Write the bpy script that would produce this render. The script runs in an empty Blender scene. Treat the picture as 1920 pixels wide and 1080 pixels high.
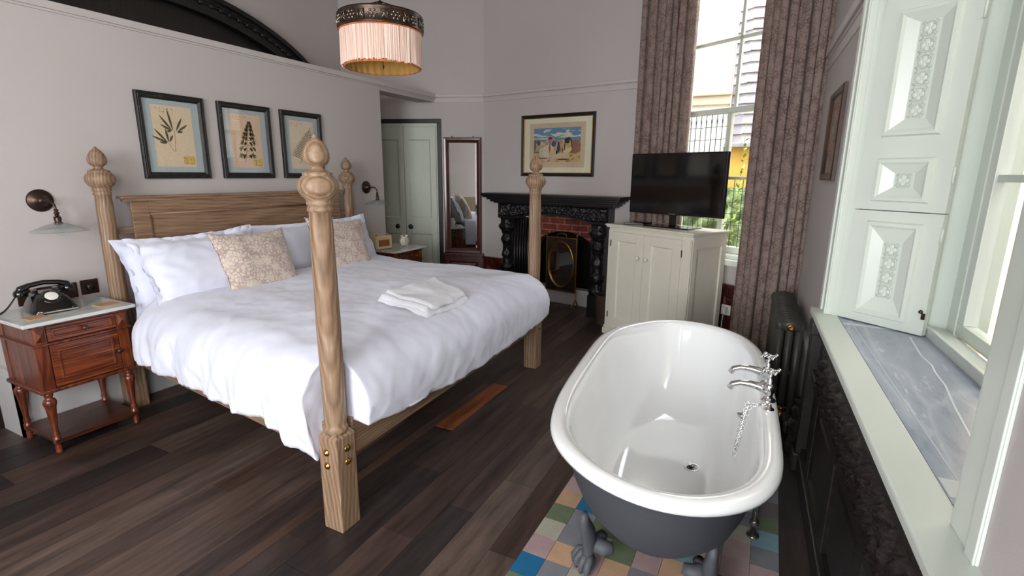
import bpy, bmesh, math, random
from mathutils import Vector, Matrix, noise
from math import sin, cos, pi, sqrt, radians, atan2

S = bpy.context.scene
COL = S.collection

# ------------------------------------------------------------------ camera
cam_data = bpy.data.cameras.new('camera')
cam_data.sensor_width = 36.0
cam_data.lens = 950.0 / 1920.0 * 36.0
cam_data.clip_start = 0.02
cam = bpy.data.objects.new('camera', cam_data)
COL.objects.link(cam)
AZ, PITCH, ROLL = 0.46656, radians(12.676), 0.00907
cam.matrix_world = (Matrix.Translation((0, 0, 1.5)) @ Matrix.Rotation(AZ, 4, 'Z')
                    @ Matrix.Rotation(pi / 2 - PITCH, 4, 'X') @ Matrix.Rotation(ROLL, 4, 'Z'))
S.camera = cam

# ------------------------------------------------------------------ world, sun, exposure
S.view_settings.view_transform = 'Standard'
S.view_settings.look = 'None'
S.view_settings.gamma = 1.0
S.view_settings.exposure = 0.68
S.view_settings.use_curve_mapping = False
W = bpy.data.worlds.new('sky')
S.world = W
W.use_nodes = True
wn = W.node_tree
bg = wn.nodes['Background']
wtc = wn.nodes.new('ShaderNodeTexCoord')
wno = wn.nodes.new('ShaderNodeTexNoise'); wno.inputs['Scale'].default_value = 2.2; wno.inputs['Detail'].default_value = 5
wrp = wn.nodes.new('ShaderNodeValToRGB')
wrp.color_ramp.elements[0].color = (0.80, 0.90, 1.0, 1); wrp.color_ramp.elements[0].position = .35
wrp.color_ramp.elements[1].color = (1.0, 1.0, 1.0, 1); wrp.color_ramp.elements[1].position = .65
wn.links.new(wtc.outputs['Generated'], wno.inputs['Vector'])
wn.links.new(wno.outputs['Fac'], wrp.inputs['Fac'])
wn.links.new(wrp.outputs['Color'], bg.inputs['Color'])
bg.inputs['Strength'].default_value = 3.2
sun_d = bpy.data.lights.new('sun', 'SUN'); sun_d.energy = 5.0; sun_d.angle = radians(2)
sun_d.color = (1.0, .95, .88)
sun = bpy.data.objects.new('sun', sun_d); COL.objects.link(sun)
sun.rotation_euler = Vector((0.72, -0.05, -0.95)).to_track_quat('-Z', 'Y').to_euler()

def fill_light(name, loc, aim, sx, sy, power, col=(.975, .98, 1.0)):
    d = bpy.data.lights.new(name, 'AREA'); d.shape = 'RECTANGLE'; d.size = sx; d.size_y = sy; d.energy = power; d.color = col
    o = bpy.data.objects.new(name, d); COL.objects.link(o); o.location = loc
    o.rotation_euler = (Vector(aim) - Vector(loc)).to_track_quat('-Z', 'Y').to_euler()
    return o
# added fill lamps: at two made-up windows behind camera, and over both visible windows
fill_light('added_fill_near', (-.90, -2.79, 1.75), (-.90, 0, 1.6), 2.1, 2.3, 125)
fill_light('added_fill_rear_side', (.90, -1.37, 1.95), (-3, -1.2, 1.6), 1.7, 2.2, 85)
fill_light('added_fill_over_side_window', (1.25, 3.2, 4.6), (1.6, 3.4, 1.5), 6.0, .9, 100)
fill_light('added_fill_over_far_window', (.6, 6.2, 5.2), (-.6, 4.6, 2.2), 2.0, 2.0, 90)

# ------------------------------------------------------------------ helpers
def lin(c):
    out = []
    for v in c:
        v = v / 255.0
        out.append(v / 12.92 if v <= .04045 else ((v + .055) / 1.055) ** 2.4)
    return (*out, 1.0)

MATS = {}
def newmat(name):
    m = bpy.data.materials.new(name); m.use_nodes = True
    MATS[name] = m
    nt = m.node_tree
    return m, nt, nt.nodes['Principled BSDF']

def N(nt, typ, **kw):
    n = nt.nodes.new(typ)
    for k, v in kw.items():
        if k in n.inputs: n.inputs[k].default_value = v
        else: setattr(n, k, v)
    return n

def coords(nt, scale=(1, 1, 1), rot=(0, 0, 0)):
    tc = N(nt, 'ShaderNodeTexCoord'); mp = N(nt, 'ShaderNodeMapping')
    mp.inputs['Scale'].default_value = scale; mp.inputs['Rotation'].default_value = rot
    nt.links.new(tc.outputs['Object'], mp.inputs['Vector'])
    return mp.outputs['Vector']

def ramp(nt, fac, stops):
    r = N(nt, 'ShaderNodeValToRGB'); cr = r.color_ramp
    while len(cr.elements) < len(stops): cr.elements.new(.5)
    for e, (p, c) in zip(cr.elements, stops):
        e.position = p; e.color = c
    nt.links.new(fac, r.inputs['Fac'])
    return r.outputs['Color']

def bump(nt, b, h, strength=.3, dist=.005):
    bn = N(nt, 'ShaderNodeBump'); bn.inputs['Strength'].default_value = strength; bn.inputs['Distance'].default_value = dist
    nt.links.new(h, bn.inputs['Height']); nt.links.new(bn.outputs['Normal'], b.inputs['Normal'])

def pm(name, c, rough=.5, metal=0., var=.06, scale=6., bmp=0., bscale=60., coat=0., spec=.5, sheen=0., trans=0.):
    """plain paint-like material with slight procedural variation"""
    m, nt, b = newmat(name)
    v = coords(nt)
    no = N(nt, 'ShaderNodeTexNoise'); no.inputs['Scale'].default_value = scale; no.inputs['Detail'].default_value = 4
    nt.links.new(v, no.inputs['Vector'])
    c0 = lin(c); lo = tuple(x * (1 - var) for x in c0[:3]) + (1,); hi = tuple(min(1, x * (1 + var)) for x in c0[:3]) + (1,)
    nt.links.new(ramp(nt, no.outputs['Fac'], [(.3, lo), (.7, hi)]), b.inputs['Base Color'])
    b.inputs['Roughness'].default_value = rough; b.inputs['Metallic'].default_value = metal
    b.inputs['Coat Weight'].default_value = coat; b.inputs['Specular IOR Level'].default_value = spec
    b.inputs['Coat Roughness'].default_value = .05
    b.inputs['Sheen Weight'].default_value = sheen
    if trans: b.inputs['Transmission Weight'].default_value = trans
    if bmp:
        n2 = N(nt, 'ShaderNodeTexNoise'); n2.inputs['Scale'].default_value = bscale; n2.inputs['Detail'].default_value = 3
        nt.links.new(v, n2.inputs['Vector']); bump(nt, b, n2.outputs['Fac'], bmp)
    return m

def wood(name, dark, mid, light, axis='Z', rough=.55, gs=22., coat=0., streak=None, bmp=.25, ring=None, fig=.10):
    """fine fibre along the axis plus growth rings cut at a slight angle"""
    m, nt, b = newmat(name)
    sc = {'X': (1.2, gs, gs), 'Y': (gs, 1.2, gs), 'Z': (gs, gs, 1.2)}[axis]
    v = coords(nt, sc)
    fb = N(nt, 'ShaderNodeTexNoise'); fb.inputs['Scale'].default_value = 2.6; fb.inputs['Detail'].default_value = 6; fb.inputs['Roughness'].default_value = .62
    nt.links.new(v, fb.inputs['Vector'])
    tc = N(nt, 'ShaderNodeTexCoord'); mp = N(nt, 'ShaderNodeMapping')
    off = {'X': (.02, .075, .05), 'Y': (.06, .02, .05), 'Z': (.07, .045, .0)}[axis]
    rt = {'X': (0, .035, .05), 'Y': (.04, 0, .05), 'Z': (.07, .055, 0)}[axis]
    mp.inputs['Location'].default_value = off; mp.inputs['Rotation'].default_value = rt
    nt.links.new(tc.outputs['Object'], mp.inputs['Vector'])
    wv = N(nt, 'ShaderNodeTexWave', wave_type='RINGS', rings_direction=axis)
    wv.inputs['Scale'].default_value = ring or gs * 1.3; wv.inputs['Distortion'].default_value = 4.5; wv.inputs['Detail'].default_value = 2
    wv.inputs['Detail Scale'].default_value = .3; wv.inputs['Detail Roughness'].default_value = .6
    nt.links.new(mp.outputs[0], wv.inputs['Vector'])
    mx = N(nt, 'ShaderNodeMix'); mx.inputs[0].default_value = fig
    nt.links.new(fb.outputs['Fac'], mx.inputs[2]); nt.links.new(wv.outputs['Fac'], mx.inputs[3])
    stops = [(.30, lin(dark)), (.5, lin(mid)), (.66, lin(light))]
    if streak: stops += [(.76, lin(streak))]
    nt.links.new(ramp(nt, mx.outputs[0], stops), b.inputs['Base Color'])
    b.inputs['Roughness'].default_value = rough; b.inputs['Coat Weight'].default_value = coat
    b.inputs['Coat Roughness'].default_value = .12
    bump(nt, b, fb.outputs['Fac'], bmp, .0012)
    return m

def attrmat(name, rough=.6, nscale=(1, 1, 1), amt=.35, detail=6, bmp=.2, coat=0., spec=.5, bdist=.003):
    """colour attribute 'tint' (the thing's own colours) times procedural grain"""
    m, nt, b = newmat(name)
    at = N(nt, 'ShaderNodeAttribute', attribute_name='tint')
    v = coords(nt, nscale)
    no = N(nt, 'ShaderNodeTexNoise'); no.inputs['Scale'].default_value = 1.; no.inputs['Detail'].default_value = detail; no.inputs['Roughness'].default_value = .65
    nt.links.new(v, no.inputs['Vector'])
    mr = N(nt, 'ShaderNodeMapRange'); mr.inputs['From Min'].default_value = .3; mr.inputs['From Max'].default_value = .7
    mr.inputs['To Min'].default_value = 1 - amt; mr.inputs['To Max'].default_value = 1 + amt
    nt.links.new(no.outputs['Fac'], mr.inputs['Value'])
    mu = N(nt, 'ShaderNodeVectorMath', operation='SCALE')
    nt.links.new(at.outputs['Color'], mu.inputs[0]); nt.links.new(mr.outputs['Result'], mu.inputs['Scale'])
    nt.links.new(mu.outputs[0], b.inputs['Base Color'])
    b.inputs['Roughness'].default_value = rough; b.inputs['Coat Weight'].default_value = coat
    b.inputs['Specular IOR Level'].default_value = spec
    if bmp: bump(nt, b, no.outputs['Fac'], bmp, bdist)
    return m

class MB:
    """collects geometry for ONE mesh"""
    def __init__(s, mat=None):
        s.v = []; s.f = []; s.c = []; s.M = Matrix.Identity(4) if mat is None else mat; s.col = None; s.sm = []
    def add(s, vs, fs, smooth=False):
        o = len(s.v)
        s.v += [tuple(s.M @ Vector(p)) for p in vs]
        for f in fs:
            s.f.append([i + o for i in f]); s.c.append(s.col); s.sm.append(smooth)
        return s
    def box(s, x0, x1, y0, y1, z0, z1, bev=0.):
        if x0 > x1: x0, x1 = x1, x0
        if y0 > y1: y0, y1 = y1, y0
        if z0 > z1: z0, z1 = z1, z0
        if bev <= 0:
            vs = [(x, y, z) for z in (z0, z1) for y in (y0, y1) for x in (x0, x1)]
            return s.add(vs, [(0, 2, 3, 1), (4, 5, 7, 6), (0, 1, 5, 4), (2, 6, 7, 3), (0, 4, 6, 2), (1, 3, 7, 5)])
        bm = bmesh.new()
        bmesh.ops.create_cube(bm, size=1)
        for v in bm.verts:
            v.co = Vector(((x0 + x1) / 2 + v.co.x * (x1 - x0), (y0 + y1) / 2 + v.co.y * (y1 - y0), (z0 + z1) / 2 + v.co.z * (z1 - z0)))
        b = min(bev, (x1 - x0) * .49, (y1 - y0) * .49, (z1 - z0) * .49)
        bmesh.ops.bevel(bm, geom=bm.edges[:], offset=b, segments=2, affect='EDGES', profile=.6)
        bm.verts.index_update()
        s.add([v.co[:] for v in bm.verts], [[v.index for v in f.verts] for f in bm.faces])
        bm.free(); return s
    def lathe(s, prof, cx=0, cy=0, cz=0, n=24, axis='Z', cap=True, smooth=True):
        vs = []; fs = []
        for r, z in prof:
            for i in range(n):
                a = 2 * pi * i / n
                p = (r * cos(a), r * sin(a), z)
                if axis == 'X': p = (p[2], p[0], p[1])
                if axis == 'Y': p = (p[0], p[2], p[1])
                vs.append((p[0] + cx, p[1] + cy, p[2] + cz))
        fl = axis == 'Y'
        for k in range(len(prof) - 1):
            for i in range(n):
                j = (i + 1) % n
                q = (k * n + i, k * n + j, (k + 1) * n + j, (k + 1) * n + i)
                fs.append(q[::-1] if fl else q)
        if cap:
            fs.append(tuple(range(n))[::-1] if not fl else tuple(range(n)))
            l = (len(prof) - 1) * n
            fs.append(tuple(range(l, l + n)) if not fl else tuple(range(l, l + n))[::-1])
        return s.add(vs, fs, smooth)
    def tube(s, pts, r, n=8, closed=False, smooth=True, flat=1.0):
        pts = [Vector(p) for p in pts]; m = len(pts)
        rs = r if isinstance(r, (list, tuple)) else [r] * m
        vs = []; fs = []; up = None
        for k in range(m):
            if closed: t = pts[(k + 1) % m] - pts[k - 1]
            else: t = pts[min(k + 1, m - 1)] - pts[max(k - 1, 0)]
            t.normalize()
            if up is None:
                up = Vector((0, 0, 1)) if abs(t.z) < .9 else Vector((1, 0, 0))
            up = (up - t * up.dot(t)).normalized(); sd = t.cross(up)
            for i in range(n):
                a = 2 * pi * i / n
                vs.append(tuple(pts[k] + up * (cos(a) * rs[k] * flat) + sd * (sin(a) * rs[k])))
        for k in range(m if closed else m - 1):
            for i in range(n):
                j = (i + 1) % n; k2 = (k + 1) % m
                fs.append((k * n + i, k2 * n + i, k2 * n + j, k * n + j))
        if not closed:
            fs.append(tuple(range(n))); fs.append(tuple(range((m - 1) * n, m * n))[::-1])
        return s.add(vs, [f[::-1] for f in fs], smooth)
    def prism(s, poly, z0, z1, plane='XY'):
        n = len(poly)
        def P(a, b, c):
            return {'XY': (a, b, c), 'XZ': (a, c, b), 'YZ': (c, a, b)}[plane]
        vs = [P(a, b, z0) for a, b in poly] + [P(a, b, z1) for a, b in poly]
        fs = [tuple(range(n))[::-1], tuple(range(n, 2 * n))] + [(i, (i + 1) % n, (i + 1) % n + n, i + n) for i in range(n)]
        if plane == 'XZ': fs = [f[::-1] for f in fs]
        return s.add(vs, fs)
    def grid(s, nu, nv, fn, smooth=True, closeu=False, flip=False):
        vs = [fn(i / (nu if closeu else nu - 1), j / (nv - 1)) for j in range(nv) for i in range(nu)]
        fs = []
        for j in range(nv - 1):
            for i in range(nu if closeu else nu - 1):
                i2 = (i + 1) % nu
                q = (j * nu + i, j * nu + i2, (j + 1) * nu + i2, (j + 1) * nu + i)
                fs.append(q[::-1] if flip else q)
        return s.add(vs, fs, smooth)
    def ball(s, x, y, z, r, sx=1, sy=1, sz=1, n=12):
        prof = [(max(r * sin(pi * k / n), 1e-5), -r * cos(pi * k / n)) for k in range(n + 1)]
        M0 = s.M
        s.M = M0 @ Matrix.Translation((x, y, z)) @ Matrix.Diagonal((sx, sy, sz, 1))
        s.lathe(prof, n=n + 4, cap=False); s.M = M0
        return s
    def frame(s, x0, x1, z0, z1, y0, y1, w, bev=0.):
        """rectangular frame of width w in the XZ plane"""
        s.box(x0, x0 + w, y0, y1, z0, z1, bev); s.box(x1 - w, x1, y0, y1, z0, z1, bev)
        s.box(x0 + w, x1 - w, y0, y1, z0, z0 + w, bev); s.box(x0 + w, x1 - w, y0, y1, z1 - w, z1, bev)
        return s
    def bevelframe(s, x0, x1, z0, z1, prof):
        """mitred frame: prof = list of (inset, y)"""
        vs = []; fs = []
        for ins, y in prof:
            vs += [(x0 + ins, y, z0 + ins), (x1 - ins, y, z0 + ins), (x1 - ins, y, z1 - ins), (x0 + ins, y, z1 - ins)]
        for k in range(len(prof) - 1):
            for i in range(4):
                j = (i + 1) % 4
                fs.append((k * 4 + i, k * 4 + j, k * 4 + 4 + j, k * 4 + 4 + i))
        return s.add(vs, fs)
    def build(s, name, mat, parent=None, loc=None, rotz=0., bevel=0., sub=0, solid=0., kind=None, label=None, cat=None, group=None):
        me = bpy.data.meshes.new(name)
        me.from_pydata(s.v, [], s.f)
        me.update()
        for p, sm in zip(me.polygons, s.sm): p.use_smooth = sm
        if any(c is not None for c in s.c):
            ca = me.color_attributes.new('tint', 'FLOAT_COLOR', 'CORNER')
            for p, c in zip(me.polygons, s.c):
                c = c or (1, 1, 1, 1)
                for li in p.loop_indices: ca.data[li].color = c
        me.materials.append(MATS[mat] if isinstance(mat, str) else mat)
        o = bpy.data.objects.new(name, me); COL.objects.link(o)
        if parent is not None: o.parent = parent
        if loc is not None: o.location = loc
        o.rotation_euler.z = rotz
        if bevel:
            b = o.modifiers.new('b', 'BEVEL'); b.width = bevel; b.segments = 2; b.limit_method = 'ANGLE'; b.angle_limit = radians(50)
        if solid:
            b = o.modifiers.new('t', 'SOLIDIFY'); b.thickness = solid; b.offset = -1
        if sub:
            b = o.modifiers.new('s', 'SUBSURF'); b.levels = sub; b.render_levels = sub
        if kind: o['kind'] = kind
        if label: o['label'] = label
        if cat: o['category'] = cat
        if group: o['group'] = group
        return o

def thing(name, label, cat, loc=(0, 0, 0), rotz=0., group=None):
    o = bpy.data.objects.new(name, None); COL.objects.link(o)
    o.empty_display_size = .1
    o.location = loc; o.rotation_euler.z = rotz; o['label'] = label; o['category'] = cat
    if group: o['group'] = group
    return o

def copy_tree(o, parent=None):
    c = o.copy(); COL.objects.link(c)
    if parent is not None: c.parent = parent
    for ch in [x for x in bpy.data.objects if x.parent == o]:
        copy_tree(ch, c)
    return c

def fbm(x, y, z=0., o=3):
    return noise.fractal(Vector((x, y, z)), 1.0, 2.0, o)

# ------------------------------------------------------------------ materials
pm('wall_paint', (190, 183, 181), .9, var=.02, scale=1.5, bmp=.05, bscale=200)
pm('ceiling_paint', (168, 160, 150), .9, var=.02)
pm('trim_paint', (192, 185, 183), .5, var=.02)
pm('white_gloss', (212, 219, 210), .3, var=.015, scale=3, bmp=.04, bscale=30)
pm('skirting_grey', (190, 188, 188), .5, var=.02)
pm('sage_paint', (194, 200, 186), .45, var=.02)
pm('cream_paint', (224, 219, 203), .42, var=.02, bmp=.05)
pm('dark_gap', (20, 18, 16), .8)
wood('limed_oak', (112, 87, 66), (141, 113, 89), (156, 130, 106), 'Z', .55, 24, streak=(184, 166, 146), fig=.24, ring=20, bmp=.05)
wood('limed_oak_x', (104, 80, 60), (136, 109, 85), (150, 124, 100), 'X', .55, 28, streak=(176, 156, 134), fig=.16, ring=20, bmp=.12)
wood('limed_oak_y', (104, 79, 59), (136, 108, 85), (154, 126, 101), 'Y', .55, 20, fig=.12, ring=16)
wood('walnut', (50, 20, 11), (98, 44, 24), (134, 68, 38), 'Z', .32, 16, coat=.4, bmp=.05)
wood('walnut_y', (54, 22, 11), (104, 48, 26), (142, 74, 40), 'Y', .32, 16, coat=.4, bmp=.05)
wood('walnut_dark', (34, 14, 8), (70, 32, 20), (96, 46, 28), 'Y', .35, 14, coat=.3, bmp=.05)
wood('mahogany', (34, 13, 10), (72, 30, 24), (100, 46, 36), 'Z', .3, 14, coat=.5, bmp=.03)
wood('black_oak', (18, 14, 13), (30, 24, 22), (44, 36, 33), 'Y', .42, 14, bmp=.25)
wood('ebonised', (13, 11, 12), (20, 17, 19), (32, 28, 31), 'Z', .38, 14, bmp=.15)
pm('carved_black', (22, 20, 22), .38, bmp=.8, bscale=60, var=.3)
pm('carved_oak', (34, 27, 25), .4, bmp=.8, bscale=70, var=.3)
pm('enamel', (248, 250, 251), .07, var=.005, coat=.6, spec=.6)
pm('tub_slate', (72, 74, 80), .55, var=.05, bmp=.06, bscale=120)
pm('cast_grey', (86, 88, 94), .6, var=.08, bmp=.15, bscale=90)
pm('chrome', (225, 226, 228), .06, 1., var=.02)
pm('brass', (176, 132, 72), .28, 1., var=.15, scale=30)
pm('aged_brass', (58, 46, 34), .6, .8, var=.35, scale=60, bmp=.7, bscale=140)
pm('bronze', (74, 60, 52), .35, .85, var=.15, scale=20)
pm('radiator_paint', (62, 60, 56), .42, var=.05)
pm('bakelite', (14, 13, 14), .16, var=.1, coat=.5)
pm('brown_plate', (62, 42, 34), .35, .5, var=.1)
pm('tv_black', (10, 10, 11), .18, var=.05)
pm('tv_screen', (7, 7, 8), .08, var=.02, spec=.6)
pm('mirror_glass', (236, 240, 240), .015, 1., var=.003)
pm('cork', (186, 146, 108), .8, var=.15, scale=120)
pm('linen_white', (222, 225, 241), .85, var=.012, scale=3, sheen=.25, bmp=.06, bscale=400)
pm('towel_white', (240, 242, 250), .95, var=.02, scale=40, sheen=.4, bmp=.6, bscale=500)
pm('mattress_white', (226, 226, 230), .9)
pm('grey_mount', (176, 184, 186), .8, var=.02)
pm('cream_mat', (228, 222, 198), .85, var=.02)
pm('gilt', (196, 150, 72), .3, .9, var=.15, scale=40)
pm('cable', (210, 212, 212), .5)
pm('black_cable', (20, 20, 22), .5)
pm('radio_cream', (226, 206, 170), .45, var=.03)
pm('radio_cloth', (160, 98, 36), .75, var=.15, scale=120, bmp=.5, bscale=300)
pm('clock_white', (232, 230, 220), .3, var=.02)
pm('lining_gold', (206, 160, 84), .75, var=.12, scale=9)
pm('orange_braid', (196, 104, 58), .8)
pm('wicker', (60, 42, 30), .8, var=.4, scale=60, bmp=1, bscale=80)
pm('stucco', (204, 190, 168), .95, var=.05, scale=9, bmp=.6, bscale=40)
pm('slate', (158, 154, 158), .8, var=.2, scale=7)
pm('leaf', (122, 148, 60), .6, var=.3, scale=8)
pm('outdoor_ground', (120, 120, 112), .9)
pm('soot', (12, 10, 10), .95)
pm('chair_fabric', (206, 192, 172), .9, var=.05, bmp=.3, bscale=300)
pm('leading', (70, 74, 78), .5)
pm('copper_pipe', (150, 146, 142), .2, .9, var=.1)

def m_frame():
    m, nt, b = newmat('worn_black_frame')
    v = coords(nt, (1, 1, 1))
    n1 = N(nt, 'ShaderNodeTexNoise'); n1.inputs['Scale'].default_value = 90; n1.inputs['Detail'].default_value = 6; n1.inputs['Roughness'].default_value = .7
    nt.links.new(v, n1.inputs['Vector'])
    nt.links.new(ramp(nt, n1.outputs['Fac'], [(.40, lin((14, 12, 14))), (.60, lin((30, 26, 26))), (.70, lin((120, 102, 92)))]), b.inputs['Base Color'])
    b.inputs['Roughness'].default_value = .5; bump(nt, b, n1.outputs['Fac'], .4)
m_frame()

def m_marble(name, base, vein, vein2, sc=1.0, rough=.12, big=0.):
    m, nt, b = newmat(name)
    v = coords(nt, (sc * 2.2, sc * .5, sc), (0, 0, .30))
    n0 = N(nt, 'ShaderNodeTexNoise'); n0.inputs['Scale'].default_value = 1.5; n0.inputs['Detail'].default_value = 6
    nt.links.new(v, n0.inputs['Vector'])
    ad = N(nt, 'ShaderNodeVectorMath', operation='MULTIPLY_ADD'); ad.inputs[1].default_value = (.35, .35, .35)
    nt.links.new(n0.outputs['Color'], ad.inputs[0]); nt.links.new(v, ad.inputs[2])
    n1 = N(nt, 'ShaderNodeTexNoise'); n1.inputs['Scale'].default_value = 5; n1.inputs['Detail'].default_value = 10; n1.inputs['Roughness'].default_value = .7
    nt.links.new(ad.outputs[0], n1.inputs['Vector'])
    c1 = ramp(nt, n1.outputs['Fac'], [(.3, lin(vein2)), (.48, lin(base)), (.60, lin(base)), (.72, lin(vein))])
    vo = N(nt, 'ShaderNodeTexVoronoi', feature='DISTANCE_TO_EDGE'); vo.inputs['Scale'].default_value = .5
    nt.links.new(ad.outputs[0], vo.inputs['Vector'])
    f = ramp(nt, vo.outputs['Distance'], [(.0, (big, big, big, 1)), (.012, (big * .4, big * .4, big * .4, 1)), (.03, (0, 0, 0, 1))])
    mx = N(nt, 'ShaderNodeMix', data_type='RGBA')
    nt.links.new(f, mx.inputs[0]); nt.links.new(c1, mx.inputs[6]); mx.inputs[7].default_value = lin(vein)
    nt.links.new(mx.outputs[2], b.inputs['Base Color']); b.inputs['Roughness'].default_value = rough
m_marble('grey_marble', (150, 158, 174), (214, 219, 228), (126, 134, 152), 2.4, .22, .28)
m_marble('pale_marble', (190, 196, 200), (222, 226, 230), (170, 176, 184), 3, .22)
m_marble('white_marble', (204, 208, 206), (230, 232, 230), (168, 172, 172), 3, .15)

def m_damask(name, c0, c1, sc=26., line=.06, rough=.9, c2=None):
    """blossom-like pattern from smooth voronoi cells and petals"""
    m, nt, b = newmat(name)
    v = coords(nt, (sc, sc, sc))
    n0 = N(nt, 'ShaderNodeTexNoise'); n0.inputs['Scale'].default_value = 1.4; n0.inputs['Detail'].default_value = 3
    nt.links.new(v, n0.inputs['Vector'])
    ad = N(nt, 'ShaderNodeVectorMath', operation='MULTIPLY_ADD'); ad.inputs[1].default_value = (1.1, 1.1, 1.1)
    nt.links.new(n0.outputs['Color'], ad.inputs[0]); nt.links.new(v, ad.inputs[2])
    vo = N(nt, 'ShaderNodeTexVoronoi', feature='DISTANCE_TO_EDGE'); vo.inputs['Scale'].default_value = 1.
    nt.links.new(ad.outputs[0], vo.inputs['Vector'])
    v2 = N(nt, 'ShaderNodeTexVoronoi', feature='F1'); v2.inputs['Scale'].default_value = .33
    nt.links.new(ad.outputs[0], v2.inputs['Vector'])
    mul = N(nt, 'ShaderNodeMath', operation='MULTIPLY_ADD'); mul.inputs[1].default_value = .30
    nt.links.new(v2.outputs['Distance'], mul.inputs[0]); mul.inputs[2].default_value = -.14
    sub = N(nt, 'ShaderNodeMath', operation='SUBTRACT')
    nt.links.new(vo.outputs['Distance'], sub.inputs[0]); nt.links.new(mul.outputs[0], sub.inputs[1])
    col = ramp(nt, sub.outputs[0], [(0., lin(c0)), (line, lin(c0)), (line + .05, lin(c1)), (.5, lin(c2 or c1))])
    nt.links.new(col, b.inputs['Base Color'])
    b.inputs['Roughness'].default_value = rough; b.inputs['Sheen Weight'].default_value = .2
    wv = N(nt, 'ShaderNodeTexNoise'); wv.inputs['Scale'].default_value = 16
    nt.links.new(v, wv.inputs['Vector']); bump(nt, b, wv.outputs['Fac'], .25, .001)
    return m
m_damask('cushion_damask', (176, 156, 150), (208, 194, 180), 42, .05, c2=(214, 200, 188))
cm = m_damask('curtain_damask', (120, 98, 94), (162, 142, 132), 46, .05, c2=(150, 130, 122))
# a little daylight comes through the curtain cloth
nt = cm.node_tree; b = nt.nodes['Principled BSDF']
tl = N(nt, 'ShaderNodeBsdfTranslucent'); tl.inputs['Color'].default_value = lin((190, 150, 125))
ms = N(nt, 'ShaderNodeMixShader'); ms.inputs[0].default_value = .12
nt.links.new(b.outputs[0], ms.inputs[1]); nt.links.new(tl.outputs[0], ms.inputs[2])
nt.links.new(ms.outputs[0], nt.nodes['Material Output'].inputs['Surface'])

def m_glass(name, tint=(1, 1, 1), rough=0.0, refl=.12):
    m, nt, b = newmat(name)
    nt.nodes.remove(b)
    tr = N(nt, 'ShaderNodeBsdfTransparent'); tr.inputs['Color'].default_value = (*tint, 1)
    gl = N(nt, 'ShaderNodeBsdfGlossy'); gl.inputs['Roughness'].default_value = rough
    fr = N(nt, 'ShaderNodeFresnel'); fr.inputs['IOR'].default_value = 1.5
    no = N(nt, 'ShaderNodeTexNoise'); no.inputs['Scale'].default_value = 1.5
    bn = N(nt, 'ShaderNodeBump'); bn.inputs['Strength'].default_value = .02
    nt.links.new(coords(nt), no.inputs['Vector']); nt.links.new(no.outputs['Fac'], bn.inputs['Height'])
    nt.links.new(bn.outputs['Normal'], gl.inputs['Normal'])
    mx = N(nt, 'ShaderNodeMixShader')
    ge = N(nt, 'ShaderNodeNewGeometry'); sb = N(nt, 'ShaderNodeMath', operation='SUBTRACT'); sb.inputs[0].default_value = 1.
    mu = N(nt, 'ShaderNodeMath', operation='MULTIPLY')
    nt.links.new(ge.outputs['Backfacing'], sb.inputs[1]); nt.links.new(sb.outputs[0], mu.inputs[0]); nt.links.new(fr.outputs[0], mu.inputs[1])
    nt.links.new(mu.outputs[0], mx.inputs[0]); nt.links.new(tr.outputs[0], mx.inputs[1]); nt.links.new(gl.outputs[0], mx.inputs[2])
    nt.links.new(mx.outputs[0], nt.nodes['Material Output'].inputs['Surface'])
m_glass('pane_glass')
m_glass('picture_glass', (.97, .98, .98))
m_glass('shade_glass', (.94, .96, .96))
_nt = MATS['shade_glass'].node_tree; _o = _nt.nodes['Material Output']; _s = _o.inputs['Surface'].links[0].from_socket
_d = N(_nt, 'ShaderNodeBsdfDiffuse'); _d.inputs['Color'].default_value = (.8, .82, .82, 1)
_m = N(_nt, 'ShaderNodeMixShader'); _m.inputs[0].default_value = .08
_nt.links.new(_s, _m.inputs[1]); _nt.links.new(_d.outputs[0], _m.inputs[2]); _nt.links.new(_m.outputs[0], _o.inputs['Surface'])

def m_brick():
    m, nt, b = newmat('red_brick')
    tc = N(nt, 'ShaderNodeTexCoord'); sp = N(nt, 'ShaderNodeSeparateXYZ'); cb = N(nt, 'ShaderNodeCombineXYZ')
    nt.links.new(tc.outputs['Object'], sp.inputs[0]); nt.links.new(sp.outputs['X'], cb.inputs['X']); nt.links.new(sp.outputs['Z'], cb.inputs['Y'])
    br = N(nt, 'ShaderNodeTexBrick'); br.inputs['Scale'].default_value = 1.; br.inputs['Brick Width'].default_value = .2
    br.inputs['Row Height'].default_value = .072; br.inputs['Mortar Size'].default_value = .006
    br.inputs['Color1'].default_value = lin((128, 58, 44)); br.inputs['Color2'].default_value = lin((96, 44, 36)); br.inputs['Mortar'].default_value = lin((150, 110, 96))
    nt.links.new(cb.outputs[0], br.inputs['Vector'])
    no = N(nt, 'ShaderNodeTexNoise'); no.inputs['Scale'].default_value = 14; no.inputs['Detail'].default_value = 6
    nt.links.new(tc.outputs['Object'], no.inputs['Vector'])
    mx = N(nt, 'ShaderNodeMix', data_type='RGBA', blend_type='MULTIPLY'); mx.inputs[0].default_value = .8
    nt.links.new(br.outputs['Color'], mx.inputs[6])
    nt.links.new(ramp(nt, no.outputs['Fac'], [(.3, (.45, .42, .42, 1)), (.6, (1.1, 1.05, 1.0, 1))]), mx.inputs[7])
    nt.links.new(mx.outputs[2], b.inputs['Base Color']); b.inputs['Roughness'].default_value = .9
    bump(nt, b, br.outputs['Fac'], -.5, .006)
m_brick()

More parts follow.
